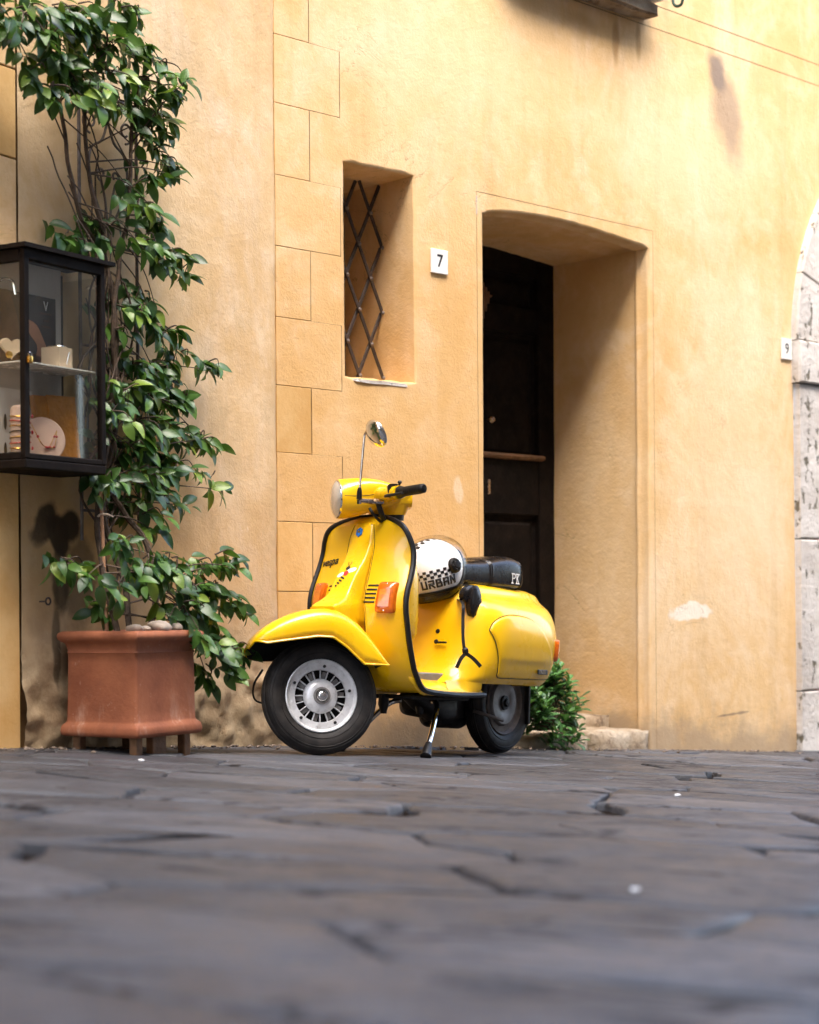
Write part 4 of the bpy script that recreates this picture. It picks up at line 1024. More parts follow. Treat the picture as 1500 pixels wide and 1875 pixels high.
# ---- stand, engine and underside
stn = empty('centre_stand', None, sct)
for sgn in (1, -1):
    ob('stand_leg', *tube(bez([(-.60, sgn*.07, .205), (-.57, sgn*.115, .185), (-.47, sgn*.165, .09), (-.395, sgn*.197, .022)], 5), .0105, 10), 'chrome', stn)
    ob('stand_foot', *tube([(-.425, sgn*.184, .048), (-.400, sgn*.195, .024), (-.378, sgn*.205, .001)], [.012, .018, .021], 12), 'rubber', stn)
eng = empty('engine', None, sct)
ob('crankcase', *loft([[np.array((x, -.085+w_*sq(math.cos(t), .6), zc+h*sq(math.sin(t), .6))) for t in np.linspace(0, 6.283, 20, endpoint=False)] for x, w_, zc, h in ((-.66, .03, .20, .03), (-.70, .07, .20, .055), (-.85, .09, .205, .075), (-1.0, .05, .21, .08), (-1.12, .035, .21, .07))]), 'black_metal', eng)
ob('engine_mount', *loft([[np.array((x, w_*sq(math.cos(t), .6), zc+h*sq(math.sin(t), .6))) for t in np.linspace(0, 6.283, 16, endpoint=False)] for x, w_, zc, h in ((-.56, .04, .215, .012), (-.62, .05, .20, .03), (-.72, .06, .175, .05), (-.80, .05, .18, .05))]), 'black_metal', eng)
ob('muffler', *loft([[np.array((x, -.10+w_*math.cos(t), .14+h*math.sin(t))) for t in np.linspace(0, 6.283, 18, endpoint=False)] for x, w_, h in ((-.80, .02, .02), (-.83, .05, .04), (-1.02, .055, .045), (-1.08, .03, .03))]), 'black_metal', eng)
ob('kickstart_arm', *tube(bez([(-.96, .02, .17), (-.98, .05, .16), (-1.04, .07, .145), (-1.10, .07, .135)], 5), .007, 8), 'rim_brown', eng)
for x, y in ((-.375, .01), (-.375, -.09), (-.615, .005)):
    ob('buffer', *tube([(x, y, .225), (x, y, .185), (x, y, .165), (x, y, .152)], [.020, .020, .014, .012], 10), 'rubber', eng)
ob('underframe', *bb((-.36, -.15, .208), (-.74, .15, .224), .006), 'dark_under', eng)
ob('rear_mudflap', *bb((-1.31, -.06, .12), (-1.325, .06, .32), .003), 'rubber', sct)
# ================================================================== HELMET hanging behind the shield
HCw = np.array(MS @ Vector((-.682, .0, .690)))
ff = vn(np.array([.76, .65, .27])); rr_ = vn(np.array([.65, -.76, .0])); uu = vn(np.cross(rr_, ff)); ff = np.cross(uu, rr_)
if uu[2] < 0: uu = -uu
MH = Matrix(((ff[0], -rr_[0], uu[0], HCw[0]), (ff[1], -rr_[1], uu[1], HCw[1]), (ff[2], -rr_[2], uu[2], HCw[2]), (0, 0, 0, 1)))
hel = tag(empty('helmet', MH), 'white open face helmet with checkered bands and black lettering, hung before the seat', 'helmet')
RA, RB, RC = .139, .124, .138
def hp(az, el, k=0.):   # az 0 = front, + = its left; right side is az=-90
    ce = math.cos(el); return np.array(((RA+k)*ce*math.cos(az), (RB+k)*ce*math.sin(az), (RC+k)*math.sin(el)))
def rim_el(az):          # lower edge of the shell
    a = abs((az+math.pi) % (2*math.pi)-math.pi); f = max(0., min(1., (1.55-a)/.9)); f = f*f*(3-2*f)
    return R_(-21)+f*R_(48)
V = []; NAZ, NEL = 96, 40
for i in range(NAZ):
    az = 2*math.pi*i/NAZ; lo_ = rim_el(az)
    for j in range(NEL): V.append(hp(az, lo_+(math.pi/2-.004-lo_)*j/(NEL-1)))
o = ob('shell', V, gridf(NAZ, NEL, True), 'white_paint', hel, 60); solid(o, .012, -1 if True else 1)
n_ = sum((p.normal.dot(p.center) for p in o.data.polygons));
if n_ < 0: o.data.flip_normals()
def hband(fn, mat, name, parent=hel, n=96, off=.002, m=5, a0=0, a1=2*math.pi):
    V = []
    for i in range(n+1):
        az = a0+(a1-a0)*i/n; lo_, hi_ = fn(az)
        for j in range(m): V.append(hp(az, lo_+(hi_-lo_)*j/(m-1), off))
    o = ob(name, V, gridf(n+1, m), mat, parent, 60); return solid(o, .003, 0)
hband(lambda az: (rim_el(az)-R_(19), rim_el(az)+R_(.5)), 'leather', 'lower_trim', m=7, off=-.001, a0=R_(52), a1=R_(308))
hband(lambda az: (rim_el(az)-R_(3.5), rim_el(az)+R_(2.5)), 'rubber', 'edge_trim', off=.003)
# lining closes the underside
V = [hp(2*math.pi*i/48, rim_el(2*math.pi*i/48)-R_(8), -.014) for i in range(48)]+[hp(2*math.pi*i/48, rim_el(2*math.pi*i/48)*.3+R_(20), -.03) for i in range(48)]+[np.array((0, 0, .06))]
ob('lining', V, gridf(2, 48, False, True)+[(48+i, 48+(i+1) % 48, 96) for i in range(48)], 'ink', hel)
def hquad(a0, a1, e0, e1, off=.0016, n=3):
    V = [hp(a0+(a1-a0)*i/n, e0+(e1-e0)*j/n, off) for i in range(n+1) for j in range(n+1)]; return V, gridf(n+1, n+1)
chk = MB(); st_ = R_(4.3)
for k in range(-17, 18):                       # three-row chequer band round the sides and back
    for r in range(3):
        if (k+r) % 2 == 0: chk.add(*hquad(math.pi+k*R_(6.0), math.pi+(k+1)*R_(6.0), R_(2)+r*st_, R_(2)+(r+1)*st_))
for k in range(0, 22):                         # chequer stripe over the crown, front to back
    for r in range(3):
        if (k+r) % 2 == 0:
            t0, t1 = R_(-2)+k*R_(6.2), R_(-2)+(k+1)*R_(6.2); V = []
            for i in range(4):
                for j in range(4):
                    t = t0+(t1-t0)*i/3; y = (r-1.5+j/3)*.020
                    V.append(np.array((-(RA+.0016)*math.cos(t), y, (RC+.0016)*math.sin(t)))*np.array((math.sqrt(max(0, 1-(y/RB)**2)), 1, math.sqrt(max(0, 1-(y/RB)**2)))))
            chk.add(V, gridf(4, 4))
o = chk.build('chequer_print', 'ink', hel, 60); o['kind'] = 'stuff'
LET = dict(U=[(0, 1, 0, 0), (0, 0, .6, 0), (.6, 0, .6, 1)], R=[(0, 0, 0, .55), (0, 1, .6, 1), (.6, 1, .6, .55), (.6, .55, .15, .55), (.25, .45, .62, 0)], B=[(0, 0, 0, 1), (0, 1, .5, 1), (.5, 1, .5, .55), (.1, .52, .62, .52), (.62, .52, .62, 0), (.62, 0, 0, 0)], A=[(0, 0, 0, 1), (0, 1, .6, 1), (.6, 1, .6, 0), (.12, .48, .5, .48)], N=[(0, 0, 0, 1), (0, 1, .6, .1), (.6, 0, .6, 1)])
for side in (1, -1):
    for li, ch in enumerate('URBAN'):
        V, Fc = strokes(LET[ch], .26); x0 = -2.45+li*1.0
        # reads left to right across the right-hand side, from the back towards the face
        az0 = (math.pi+R_(62)+x0*R_(12.5)) if side > 0 else (math.pi-R_(62)+x0*R_(12.5))
        V = [hp(az0+v[0]*R_(12.5)*1.0, R_(-12)+v[1]*R_(11), .002) for v in V]
        o = ob('letter', V, Fc, 'ink', hel, 0); solid(o, .001, 0)
# visor, pushed up, and its pivots
V = []
for i in range(33):
    az = R_(-88)+R_(176)*i/32
    for j in range(14): V.append(hp(az, R_(4)+R_(68)*j/13+R_(6)*math.cos(az), .013+.010*math.sin(math.pi*j/13)))
o = ob('visor', V, gridf(33, 14), 'glass', hel, 60)
for sgn in (1, -1):
    p = hp(sgn*R_(86), R_(13), .002); nn_ = vn(p/np.array((RA**2, RB**2, RC**2)))
    pv = ob('visor_pivot', *lathe([(0, .030), (.008, .029), (.014, .024), (.016, .014), (.020, .012), (.021, .001)], p, nn_, 24), 'rubber', hel)
    for k in range(6):
        t = k*math.pi/3; a_, b_, d_ = frame(nn_); ob('pivot_stud', *lathe([(.012, .005), (.018, .004), (.019, .001)], p+b_*.018*math.cos(t)+d_*.018*math.sin(t), nn_, 8), 'black_metal', pv)
# chin pads and strap
iv = MH.inverted()

sp = [np.array(iv @ (MS @ Vector(p))) for p in ((-.592, .205, .57), (-.580, .215, .52), (-.575, .220, .46), (-.575, .226, .41), (-.58, .232, .385))]
for (px_, py_, pz_, sx_, sz_, an_) in ((-.690, .165, .612, .060, .036, .55), (-.700, .180, .585, .040, .062, .25)):
    V, Fc = loft([[np.array((sx_*s*(math.cos(t)*math.cos(an_)-.6*math.sin(t)*math.sin(an_)), .034*(j-.5), sz_*s*(math.sin(t)+.35*math.cos(t)*math.sin(an_)))) for t in np.linspace(0, 6.283, 22, endpoint=False)] for j, s in ((0, .75), (.2, .97), (.8, 1), (1, .8))])
    ob('cheek_pad', [np.array(iv @ (MS @ Vector(tuple(v+np.array((px_, py_, pz_)))))) for v in V], Fc, 'leather', hel)
sp0 = np.array((.02, -.085, -.10))
def ribbon(pts, w_, side, t=.0025):
    P = bez(pts, 5); side = vn(side); up_ = []
    rings = []
    for i, p in enumerate(P):
        tg = vn(P[min(i+1, len(P)-1)]-P[max(i-1, 0)]); nrm = vn(np.cross(tg, side)); s2 = np.cross(nrm, tg)
        rings.append([p+s2*w_/2+nrm*t/2, p-s2*w_/2+nrm*t/2, p-s2*w_/2-nrm*t/2, p+s2*w_/2-nrm*t/2])
    return loft(rings)
sdir = np.array(iv.to_3x3() @ Vector((.9, -.3, 0)))
ob('chin_strap', *ribbon([sp0]+sp, .012, sdir), 'rubber', hel)
for dx, dl in ((.055, .05), (-.035, .055)):
    q0 = sp[-1]; ob('strap_tail', *ribbon([q0, q0+np.array(iv.to_3x3() @ Vector((dx*.5, -dx*.1, -.02))), q0+np.array(iv.to_3x3() @ Vector((dx, -dx*.2, -dl)))], .014, sdir), 'rubber', hel)
ob('strap_buckle', *box(sp[-1]+np.array((0, 0, .01)), (.02, .02, .022), .004), 'rubber', hel)

# ================================================================== TERRACOTTA PLANTER
PU0, PU1, PD0, PD1, PZ = -1.238, -.934, -.345, -.045, .108
PC = np.array(((PU0+PU1)/2, (PD0+PD1)/2))
def LW(u, d, z): return ML @ Vector((u, d, z))
pot = tag(empty('planter', ML @ Matrix.Translation((PC[0], PC[1], PZ))), 'square terracotta planter with rolled rim holding the climbing plant', 'planter')
def sqring(hu, hd_, z, rad=.009):
    R = []
    for cx_, cy_, a0 in ((1, 1, 0), (-1, 1, 90), (-1, -1, 180), (1, -1, 270)):
        for k in range(5):
            t = R_(a0+90*k/4); R.append(np.array((cx_*(hu-rad)+rad*math.cos(t), cy_*(hd_-rad)+rad*math.sin(t), z)))
    return R
hu, hd_ = (PU1-PU0)/2, (PD1-PD0)/2
PROF = [(.006, .0), (.014, .004), (.016, .014), (.015, .026), (.012, .036), (.003, .044), (.000, .052), (-.001, .09), (-.002, .16), (-.003, .24), (-.003, .268), (.000, .272), (-.003, .276), (.000, .290), (.004, .302), (.014, .308), (.021, .316), (.023, .326), (.020, .336), (.010, .342), (-.004, .343), (-.016, .338), (-.024, .322)]
def wob(p, z): return p*(1+.006*nz(p[0]*8, p[1]*8, z*9))
ob('pot_body', *loft([[wob(p, z) for p in sqring(hu+o_, hd_+o_, z)] for o_, z in PROF], True, False), 'terracotta', pot, 60)
ob('soil', *loft([sqring(hu-.02, hd_-.02, .325), [p+np.array((0, 0, .012*nz(p[0]*20, p[1]*20))) for p in sqring((hu-.02)*.5, (hd_-.02)*.5, .338)]], False, True), 'soil', pot)
for i, (a, b) in enumerate(((-1, -1), (1, -1), (1, 1), (-1, 1))):
    x, y = a*(hu-.03), b*(hd_-.03); zb = gz(*LW(PC[0]+x, PC[1]+y, 0).xy)-PZ-.012
    ob('foot', *bb((x-.016, y-.016, zb), (x+.016, y+.016, .003), .003), 'wood_edge', pot)
ob('foot', *bb((.02, -hd_+.02, gz(*LW(PC[0]+.02, PC[1]-hd_+.02, 0).xy)-PZ-.012), (-.05, -hd_+.05, .003), .003), 'wood_edge', pot)
rp = random.Random(5)
for i, (x, y, r, lb) in enumerate(((-.10, -.10, .030, 'grey flat pebble on the soil at the left of the planter'), (-.005, -.125, .042, 'large pale pebble lying on the planter rim, middle of the row'), (.075, -.118, .034, 'brownish pebble right of the large pale one on the planter'), (.115, -.09, .024, 'small pebble at the right corner of the planter'), (-.05, -.10, .024, 'small dark pebble left of the large pale one on the planter'))):
    o = inst('pebble', pebble_mesh(r, i+11, .55)); o.matrix_world = ML @ Matrix.Translation((PC[0]+x, PC[1]+y, PZ+.338+r*.35)) @ Matrix.Rotation(i*1.3, 4, 'Z'); tag(o, lb, 'pebble', 'pebbles on the planter')

# ================================================================== CLIMBING PLANT  (u along the left wall, d in front of it, z)
CL = [(-1.59,-0.15,2.36,0.13,0.09,4),(-1.54,-0.21,2.33,0.14,0.09,5),(-1.38,-0.18,2.41,0.14,0.07,4),(-1.51,-0.16,2.29,0.14,0.06,4),(-1.27,-0.21,2.43,0.13,0.06,3),(-1.4,-0.19,2.3,0.16,0.07,5),(-1.21,-0.17,2.36,0.14,0.07,5),(-1.11,-0.22,2.48,0.12,0.06,3),(-1.0,-0.2,2.48,0.13,0.07,3),(-1.11,-0.17,2.37,0.14,0.07,5),(-0.91,-0.15,2.4,0.14,0.06,4),(-0.85,-0.21,2.35,0.1,0.04,3),(-1.43,-0.18,2.21,0.13,0.06,4),(-1.26,-0.16,2.24,0.14,0.07,5),(-1.16,-0.21,2.25,0.16,0.07,5),(-0.96,-0.19,2.28,0.14,0.06,4),(-0.82,-0.17,2.28,0.09,0.04,2),(-1.41,-0.22,2.13,0.1,0.05,3),(-1.23,-0.2,2.16,0.14,0.06,4),(-0.98,-0.12,2.21,0.13,0.06,4),(-0.85,-0.1,2.19,0.12,0.05,3),(-0.82,-0.16,2.17,0.09,0.05,3),(-0.92,-0.13,2.09,0.1,0.05,2),(-0.81,-0.11,2.08,0.1,0.05,3),(-0.79,-0.16,2.04,0.07,0.04,2),(-0.88,-0.14,1.99,0.09,0.06,2),(-0.93,-0.12,1.94,0.09,0.05,2),(-0.96,-0.17,1.86,0.12,0.05,3),(-0.83,-0.15,1.83,0.09,0.04,2),(-1.08,-0.12,1.78,0.14,0.05,4),(-1.21,-0.1,1.72,0.1,0.04,3),(-0.93,-0.16,1.74,0.13,0.05,4),(-0.78,-0.13,1.74,0.1,0.04,3),(-0.66,-0.11,1.71,0.1,0.04,2),(-0.86,-0.16,1.67,0.1,0.04,2),(-0.91,-0.14,1.59,0.1,0.06,3),(-1.05,-0.12,1.56,0.04,0.04,1),(-0.94,-0.17,1.49,0.13,0.05,3),(-0.79,-0.15,1.46,0.12,0.04,3),(-0.69,-0.12,1.41,0.12,0.04,3),(-0.5,-0.1,1.39,0.09,0.04,2),(-1.0,-0.16,1.45,0.09,0.05,1),(-0.95,-0.13,1.33,0.13,0.06,4),(-0.77,-0.11,1.33,0.14,0.06,4),(-1.05,-0.16,1.23,0.13,0.06,4),(-0.87,-0.14,1.23,0.16,0.06,5),(-0.68,-0.12,1.24,0.13,0.05,4),(-1.12,-0.17,1.16,0.1,0.05,3),(-0.93,-0.15,1.13,0.16,0.06,5),(-0.73,-0.12,1.14,0.14,0.06,4),(-0.56,-0.1,1.11,0.1,0.04,3),(-1.18,-0.16,1.1,0.03,0.04,1),(-0.99,-0.13,1.05,0.13,0.05,4),(-0.81,-0.11,1.04,0.14,0.05,4),(-0.74,-0.16,0.99,0.13,0.04,3),(-0.52,-0.14,0.98,0.07,0.04,2),(-1.12,-0.12,1.0,0.06,0.04,2),(-1.12,-0.17,0.94,0.12,0.05,3),(-0.96,-0.15,0.94,0.13,0.05,4),(-0.8,-0.12,0.89,0.1,0.04,3),(-0.98,-0.1,0.86,0.12,0.05,3),(-0.92,-0.16,0.81,0.1,0.04,2),(-1.13,-0.13,0.9,0.06,0.04,1),(-1.28,-0.14,0.65,0.12,0.05,4),(-1.15,-0.14,0.52,0.07,0.03,2),(-1.22,-0.31,0.69,0.09,0.06,3),(-1.09,-0.28,0.67,0.07,0.04,2),(-1.28,-0.35,0.58,0.12,0.06,3),(-0.98,-0.32,0.67,0.13,0.05,4),(-1.03,-0.29,0.6,0.12,0.05,3),(-0.74,-0.26,0.65,0.1,0.04,3),(-0.73,-0.33,0.67,0.07,0.03,2),(-0.87,-0.3,0.57,0.13,0.05,4),(-0.67,-0.27,0.58,0.12,0.05,3),(-0.65,-0.34,0.53,0.09,0.04,2),(-0.94,-0.31,0.5,0.13,0.04,4),(-0.76,-0.28,0.49,0.12,0.05,4),(-0.92,-0.35,0.42,0.1,0.05,3),(-0.75,-0.32,0.38,0.13,0.05,4),(-0.76,-0.29,0.31,0.12,0.05,3),(-0.56,-0.26,0.34,0.09,0.05,3),(-0.72,-0.33,0.28,0.07,0.04,2)]
plant = tag(empty('climbing_plant', ML @ Matrix.Translation((PC[0], PC[1], PZ+.33))), 'glossy green climbing plant growing from the terracotta planter up the wall', 'plant')
PO = np.array((PC[0], PC[1], PZ+.33))
rv_ = random.Random(11)
def leaf_shape(seed, n=6):
    r = random.Random(seed); V = []; fold = r.uniform(.08, .24); curl = r.uniform(.25, .75); twist = r.uniform(-.3, .3)
    for i in range(n+1):
        t = i/n; wdt = .5*.54*math.sin(math.pi*t**.88)**.75*(1-.15*t)+.004
        cx_ = t*math.cos(curl*t*.5); cz_ = -t*math.sin(curl*t*.6)
        for s in (-1, 0, 1): V.append((cx_, s*wdt, cz_+abs(s)*wdt*fold*2+s*twist*t*wdt))
    return V, gridf(n+1, 3)
LEAVES = [leaf_shape(i) for i in range(6)]
LM = [mk(*l, 'leaf', 0, name='leaf') for l in LEAVES]; [m.polygons.foreach_set('use_smooth', [True]*len(m.polygons)) for m in LM]
def basis(d, up):
    d = vn(d); s = np.cross(up, d); s = vn(s) if np.linalg.norm(s) > 1e-3 else np.array((0, 1., 0)); u_ = np.cross(d, s); return np.array([d, s, u_]).T
leafs = []
# main stems
mains = [[(-1.13, -.18, .44), (-1.17, -.15, .64), (-1.14, -.1, .82), (-1.12, -.1, 1.0), (-1.1, -.1, 1.28), (-1.11, -.1, 1.53), (-1.1, -.1, 1.68), (-1.2, -.1, 1.8), (-1.27, -.1, 1.97), (-1.3, -.1, 2.14), (-1.33, -.1, 2.27)],
         [(-1.09, -.20, .44), (-1.08, -.17, .59), (-1.11, -.12, .77), (-1.13, -.11, .91), (-1.10, -.12, 1.15), (-1.06, -.12, 1.40), (-1.08, -.11, 1.6), (-1.12, -.11, 1.78), (-1.18, -.11, 1.95), (-1.2, -.12, 2.2), (-1.1, -.14, 2.36)],
         [(-1.0, -.20, .44), (-.95, -.19, .59), (-.96, -.16, .73), (-1.02, -.12, .84), (-1.09, -.10, .95), (-1.04, -.11, 1.2), (-1.08, -.12, 1.45), (-1.04, -.12, 1.7), (-1.0, -.12, 1.85), (-.98, -.12, 2.05), (-.96, -.13, 2.3)]]
def stem(pts, r0, r1, n=7, sub=6, mat='bark', name='stem', wob_=.008):
    P = bez(pts, sub); P = [p+wob_*np.array(noise.noise_vector(Vector(p*9))) for p in P]; m = len(P)
    return tube([p-PO for p in P], [r0+(r1-r0)*i/(m-1) for i in range(m)], n), P
allp = []
for m_ in mains:
    (V, Fc), P = stem([np.array(p) for p in m_], .011, .006); ob('stem', V, Fc, 'bark', plant); allp += P
for k in range(16):     # thin tangled runners
    a = rv_.uniform(.55, 1.5); pts = []
    u0 = rv_.uniform(-1.2, -1.02)
    for j in range(6): pts.append(np.array((u0+rv_.uniform(-.06, .10)+(-.12*max(0, a+j*.16-1.65)*3), -.10+rv_.uniform(-.05, .05), min(2.35, a+j*.16))))
    (V, Fc), P = stem(pts, .0045, .0025, 5, 5, wob_=.02); ob('runner', V, Fc, 'bark', plant)
allp = np.array(allp)
tw = MB()
def add_leaf(p, d, up, ln): leafs.append((p, basis(d, up), ln, rv_.randrange(6)))
for (cu_, cdp, cz, rx, ry, n) in CL:
    cpos = np.array((cu_, cdp, cz))
    cand = allp[np.abs(allp[:, 2]-(cz+.05)).argsort()[:30]]
    for k in range(n):
        while True:
            g_ = np.array((rv_.uniform(-1, 1), rv_.uniform(-1, 1), rv_.uniform(-1, 1)))
            if np.linalg.norm(g_) <= 1: break
        tip = cpos+g_*np.array((rx, .05, ry))*.95
        src = cand[rv_.randrange(len(cand))] if k == 0 else cpos+np.array((-.05, .03, .04))*rv_.uniform(.3, 1.)
        mid = (src+tip)/2+np.array((0, -.015, .005+.025*rv_.random()))
        P = bez([src, mid, tip], 5)
        tw.add(*tube([p-PO for p in P], [.0032-.0018*i/(len(P)-1) for i in range(len(P))], 4))
        ax = vn(tip-src+np.array((.05, -.05, -.03)))
        nl = rv_.choice((7, 8, 9, 10))
        for j in range(nl):
            s_ = 1-.55*(j/nl); base = tip-ax*(.10*(j/nl))+np.array([rv_.gauss(0, .006) for _ in range(3)])
            th = j*2.4+rv_.uniform(-.4, .4); a_, b_, d_ = frame(ax)
            out = ax*(.75-.5*j/nl)+b_*math.cos(th)*.8+d_*math.sin(th)*.8+np.array((.10, -.22, -.42+rv_.uniform(-.3, .2)))
            if base[1]+out[1]*.05 > -.02: out[1] = -abs(out[1])
            add_leaf(base, out, np.array((-.15, -.9, .75))+np.array([rv_.gauss(0, .45) for _ in range(3)]), rv_.choice((rv_.uniform(.036, .06), rv_.uniform(.055, .084), rv_.uniform(.055, .084))))
o = tw.build('twig', 'bark', plant); o['kind'] = 'stuff'
cam_l = np.array(ML.inverted() @ Vector((0, 0, CAM_Z)))
order = sorted(range(len(leafs)), key=lambda i: np.linalg.norm(leafs[i][0]-cam_l)-rv_.uniform(0, .25)-leafs[i][2]*4)
fol = MB()
for rank, i in enumerate(order):
    p, B, ln, sh = leafs[i]
    if rank < 290:
        M = Matrix([[B[r][c]*ln for c in range(3)]+[p[r]-PO[r]] for r in range(3)]+[[0, 0, 0, 1]])
        inst('leaf', LM[sh], plant, M)
    else:
        V, Fc = LEAVES[sh]; fol.add([B @ (np.array(v)*ln)+p-PO for v in V], Fc)
o = fol.build('foliage', 'leaf', plant, 0); o['kind'] = 'stuff'; o.data.polygons.foreach_set('use_smooth', [True]*len(o.data.polygons))
# stake and ties
stk = tag(empty('garden_stake', ML @ Matrix.Translation((-1.165, -.16, .43))), 'thin reddish bamboo stake tied among the vine stems', 'stake')
ob('cane', *tube([(0, 0, 0), (-.004, .02, .5), (.03, .06, 1.24)], [.006, .0055, .005], 8), 'bamboo', stk)
for z_, y_ in ((.40, .014), (1.15, .055)): ob('tie', *tube([(.012+.026*math.cos(t)*1.2, y_+.018*math.sin(t), z_+.004*math.sin(2*t)) for t in np.linspace(0, 6.4, 16)], .0028, 5), 'twine', stk)
# iron trellis with scrolls
tre = tag(empty('iron_trellis', ML @ Matrix.Translation((-1.02, -.05, 1.75))), 'grey wrought iron scroll trellis half hidden behind the vine', 'trellis')
for x in (-.14, .15): ob('upright', *tube([(x, 0, -1.0), (x, 0, .55)], .006, 8), 'iron_grey', tre)
for z_ in (-.9, -.35, .0, .50): ob('cross_bar', *tube([(-.14, 0, z_), (.15, 0, z_)], .005, 8), 'iron_grey', tre)
def spiral(c, r, t0, turns, sgn): return [(c[0]+sgn*r*(1-.68*k/24)*math.cos(t0+turns*6.283*k/24), -.004, c[1]+r*(1-.68*k/24)*math.sin(t0+turns*6.283*k/24)) for k in range(25)]
for sgn in (-1, 1):
    ob('scroll', *tube(bez([(0, -.004, .02), (sgn*.015, -.004, .14), (sgn*.035, -.004, .21)], 6)+[np.array(p) for p in spiral((sgn*.035, .235), .025, -1.57, .9, sgn)], .0042, 7), 'iron_grey', tre)
    ob('scroll', *tube(bez([(0, -.004, .05), (sgn*.05, -.004, .12), (sgn*.095, -.004, .22), (sgn*.085, -.004, .31), (sgn*.03, -.004, .35), (0, -.004, .42)], 6), .0045, 7), 'iron_grey', tre)
    ob('scroll', *tube([np.array(p) for p in spiral((sgn*.09, .40), .04, -1.57, 1.1, sgn)], .0042, 7), 'iron_grey', tre)

# ================================================================== BUSH on the doorstep
bc = np.array(MR @ Vector((1.52, -.02, -.02)))
bush = tag(empty('bush', Matrix.Translation((bc[0], bc[1], gz(bc[0], bc[1])+.055))), 'small leafy green bush growing on the doorstep behind the rear wheel', 'bush')
rb = random.Random(3)
BL = []
def small_leaf(seed):
    r = random.Random(seed); V = []; cu = r.uniform(-.1, .5)
    for i in range(5):
        t = i/4; wdt = (.05, .13, .23, .25, .05)[i]*.95
        for s in (-1, 0, 1): V.append((t, s*wdt, abs(s)*wdt*.5-cu*t*t*.4))
    return V, gridf(5, 3)
SL = [small_leaf(i) for i in range(4)]; SM = [mk(*l, 'bush_leaf', 0, name='leaf') for l in SL]; [m.polygons.foreach_set('use_smooth', [True]*len(m.polygons)) for m in SM]
tw = MB(); bl = []
uRv, nRv = UR, -IR
for k in range(80):
    a = rb.uniform(-1, 1); h = rb.random()
    # dome: wide at two thirds height, some shoots sprawling to the ground
    tip = uRv*(a*.23*(1-.35*h*h)+.03)+nRv*rb.uniform(-.08, .11)*(1-.4*h)+np.array((0, 0, .04+.29*math.sqrt(h)*(1-.35*a*a)))
    if k % 16 == 0: tip = uRv*(a*.08+.06)+nRv*rb.uniform(.08, .13)+np.array((0, 0, rb.uniform(-.03, .04)))
    src = uRv*rb.uniform(-.05, .05)+nRv*rb.uniform(-.02, .05)+np.array((0, 0, .03))
    P = bez([src, (src+tip)/2+np.array((0, 0, .03)), tip], 4); tw.add(*tube(P, .0025, 4))
    ax = vn(tip-src+np.array((0, 0, .12))); a_, b_, d_ = frame(ax)
    for j in range(11):
        th = j*2.399; base = tip-ax*(.10*j/11); out = ax*(.8-.8*j/11)+(b_*math.cos(th)+d_*math.sin(th))*.9
        bl.append((base, basis(out, np.array((0, 0, 1.))+nRv*.3), rb.uniform(.040, .064), rb.randrange(4)))
tw.build('stem', 'bark', bush)['kind'] = 'stuff'
cw = np.array((-bc[0], -bc[1], CAM_Z-gz(bc[0], bc[1])))
order = sorted(range(len(bl)), key=lambda i: np.linalg.norm(bl[i][0]-cw)); fol = MB()
for rank, i in enumerate(order):
    p, B, ln, sh = bl[i]
    if rank < 280: inst('leaf', SM[sh], bush, Matrix([[B[r][c]*ln for c in range(3)]+[p[r]] for r in range(3)]+[[0, 0, 0, 1]]))
    else: V, Fc = SL[sh]; fol.add([B @ (np.array(v)*ln)+p for v in V], Fc)
o = fol.build('foliage', 'bush_leaf', bush, 0); o['kind'] = 'stuff'; o.data.polygons.foreach_set('use_smooth', [True]*len(o.data.polygons))

# ================================================================== DISPLAY CASE on the left wall
CU0, CU1, CD, CZ0, CZ1 = -1.585, -1.213, -.205, .968, 1.640
MC = ML @ Matrix.Translation((CU0, 0, CZ0)); W_, H_, D_ = CU1-CU0, CZ1-CZ0, -CD
case = tag(empty('display_case', MC), 'dark wooden glass display case of jewellery hung on the left wall', 'display case')
for (x, y, a_, b_) in ((0, -D_, .022, .022), (W_-.020, -D_, .020, .022), (0, -.024, .010, .010), (W_-.012, -.024, .012, .010)): ob('post', *bb((x, y, .02), (x+a_, y+b_, H_-.02), .002), 'case_wood', case)
ob('roof', *loft([[np.array(p) for p in ((-.012, -D_-.015, H_-.005), (W_+.035, -D_-.015, H_-.005), (W_+.035, .0, H_-.005), (-.012, 0., H_-.005))], [np.array(p) for p in ((-.012, -D_-.015, H_+.008), (W_+.035, -D_-.015, H_+.008), (W_+.035, 0., H_+.008), (-.012, 0., H_+.008))]]), 'case_wood', case, 20)
ob('top_rail', *bb((.0, -D_, H_-.040), (W_, -D_+.020, H_-.006), .003), 'case_wood', case); ob('top_rail', *bb((0.002, -D_+.024, H_-.045), (.022, -.002, H_-.006), .003), 'case_wood', case)
ob('bottom_rail', *bb((.0, -D_+.001, .018), (W_, -D_+.020, .036), .003), 'case_wood', case); ob('floor', *bb((.0, -D_, -.012), (W_, -.001, .018), .004), 'case_wood', case)
ob('bottom_rail', *bb((.002, -D_+.024, .018), (.022, -.002, .04), .003), 'case_wood', case)
ob('floor_lining', *bb((.022, -D_+.024, .0185), (W_-.004, -.025, .022), 0), 'wood_edge', case)
ob('back_panel', *bb((.010, -.024, .018), (W_-.012, -.017, H_-.006), 0), 'panel_white', case)
ob('front_pane', *bb((.022, -D_+.010, .036), (W_-.020, -D_+.013, H_-.040), 0), 'glass', case)
for x in (.010, W_-.014): ob('side_pane', *bb((x, -D_+.026, .04), (x+.003, -.026, H_-.045), 0), 'glass', case)
ob('shelf', *bb((.014, -D_+.028, .318), (W_-.016, -.026, .323), .001), 'plate', case)
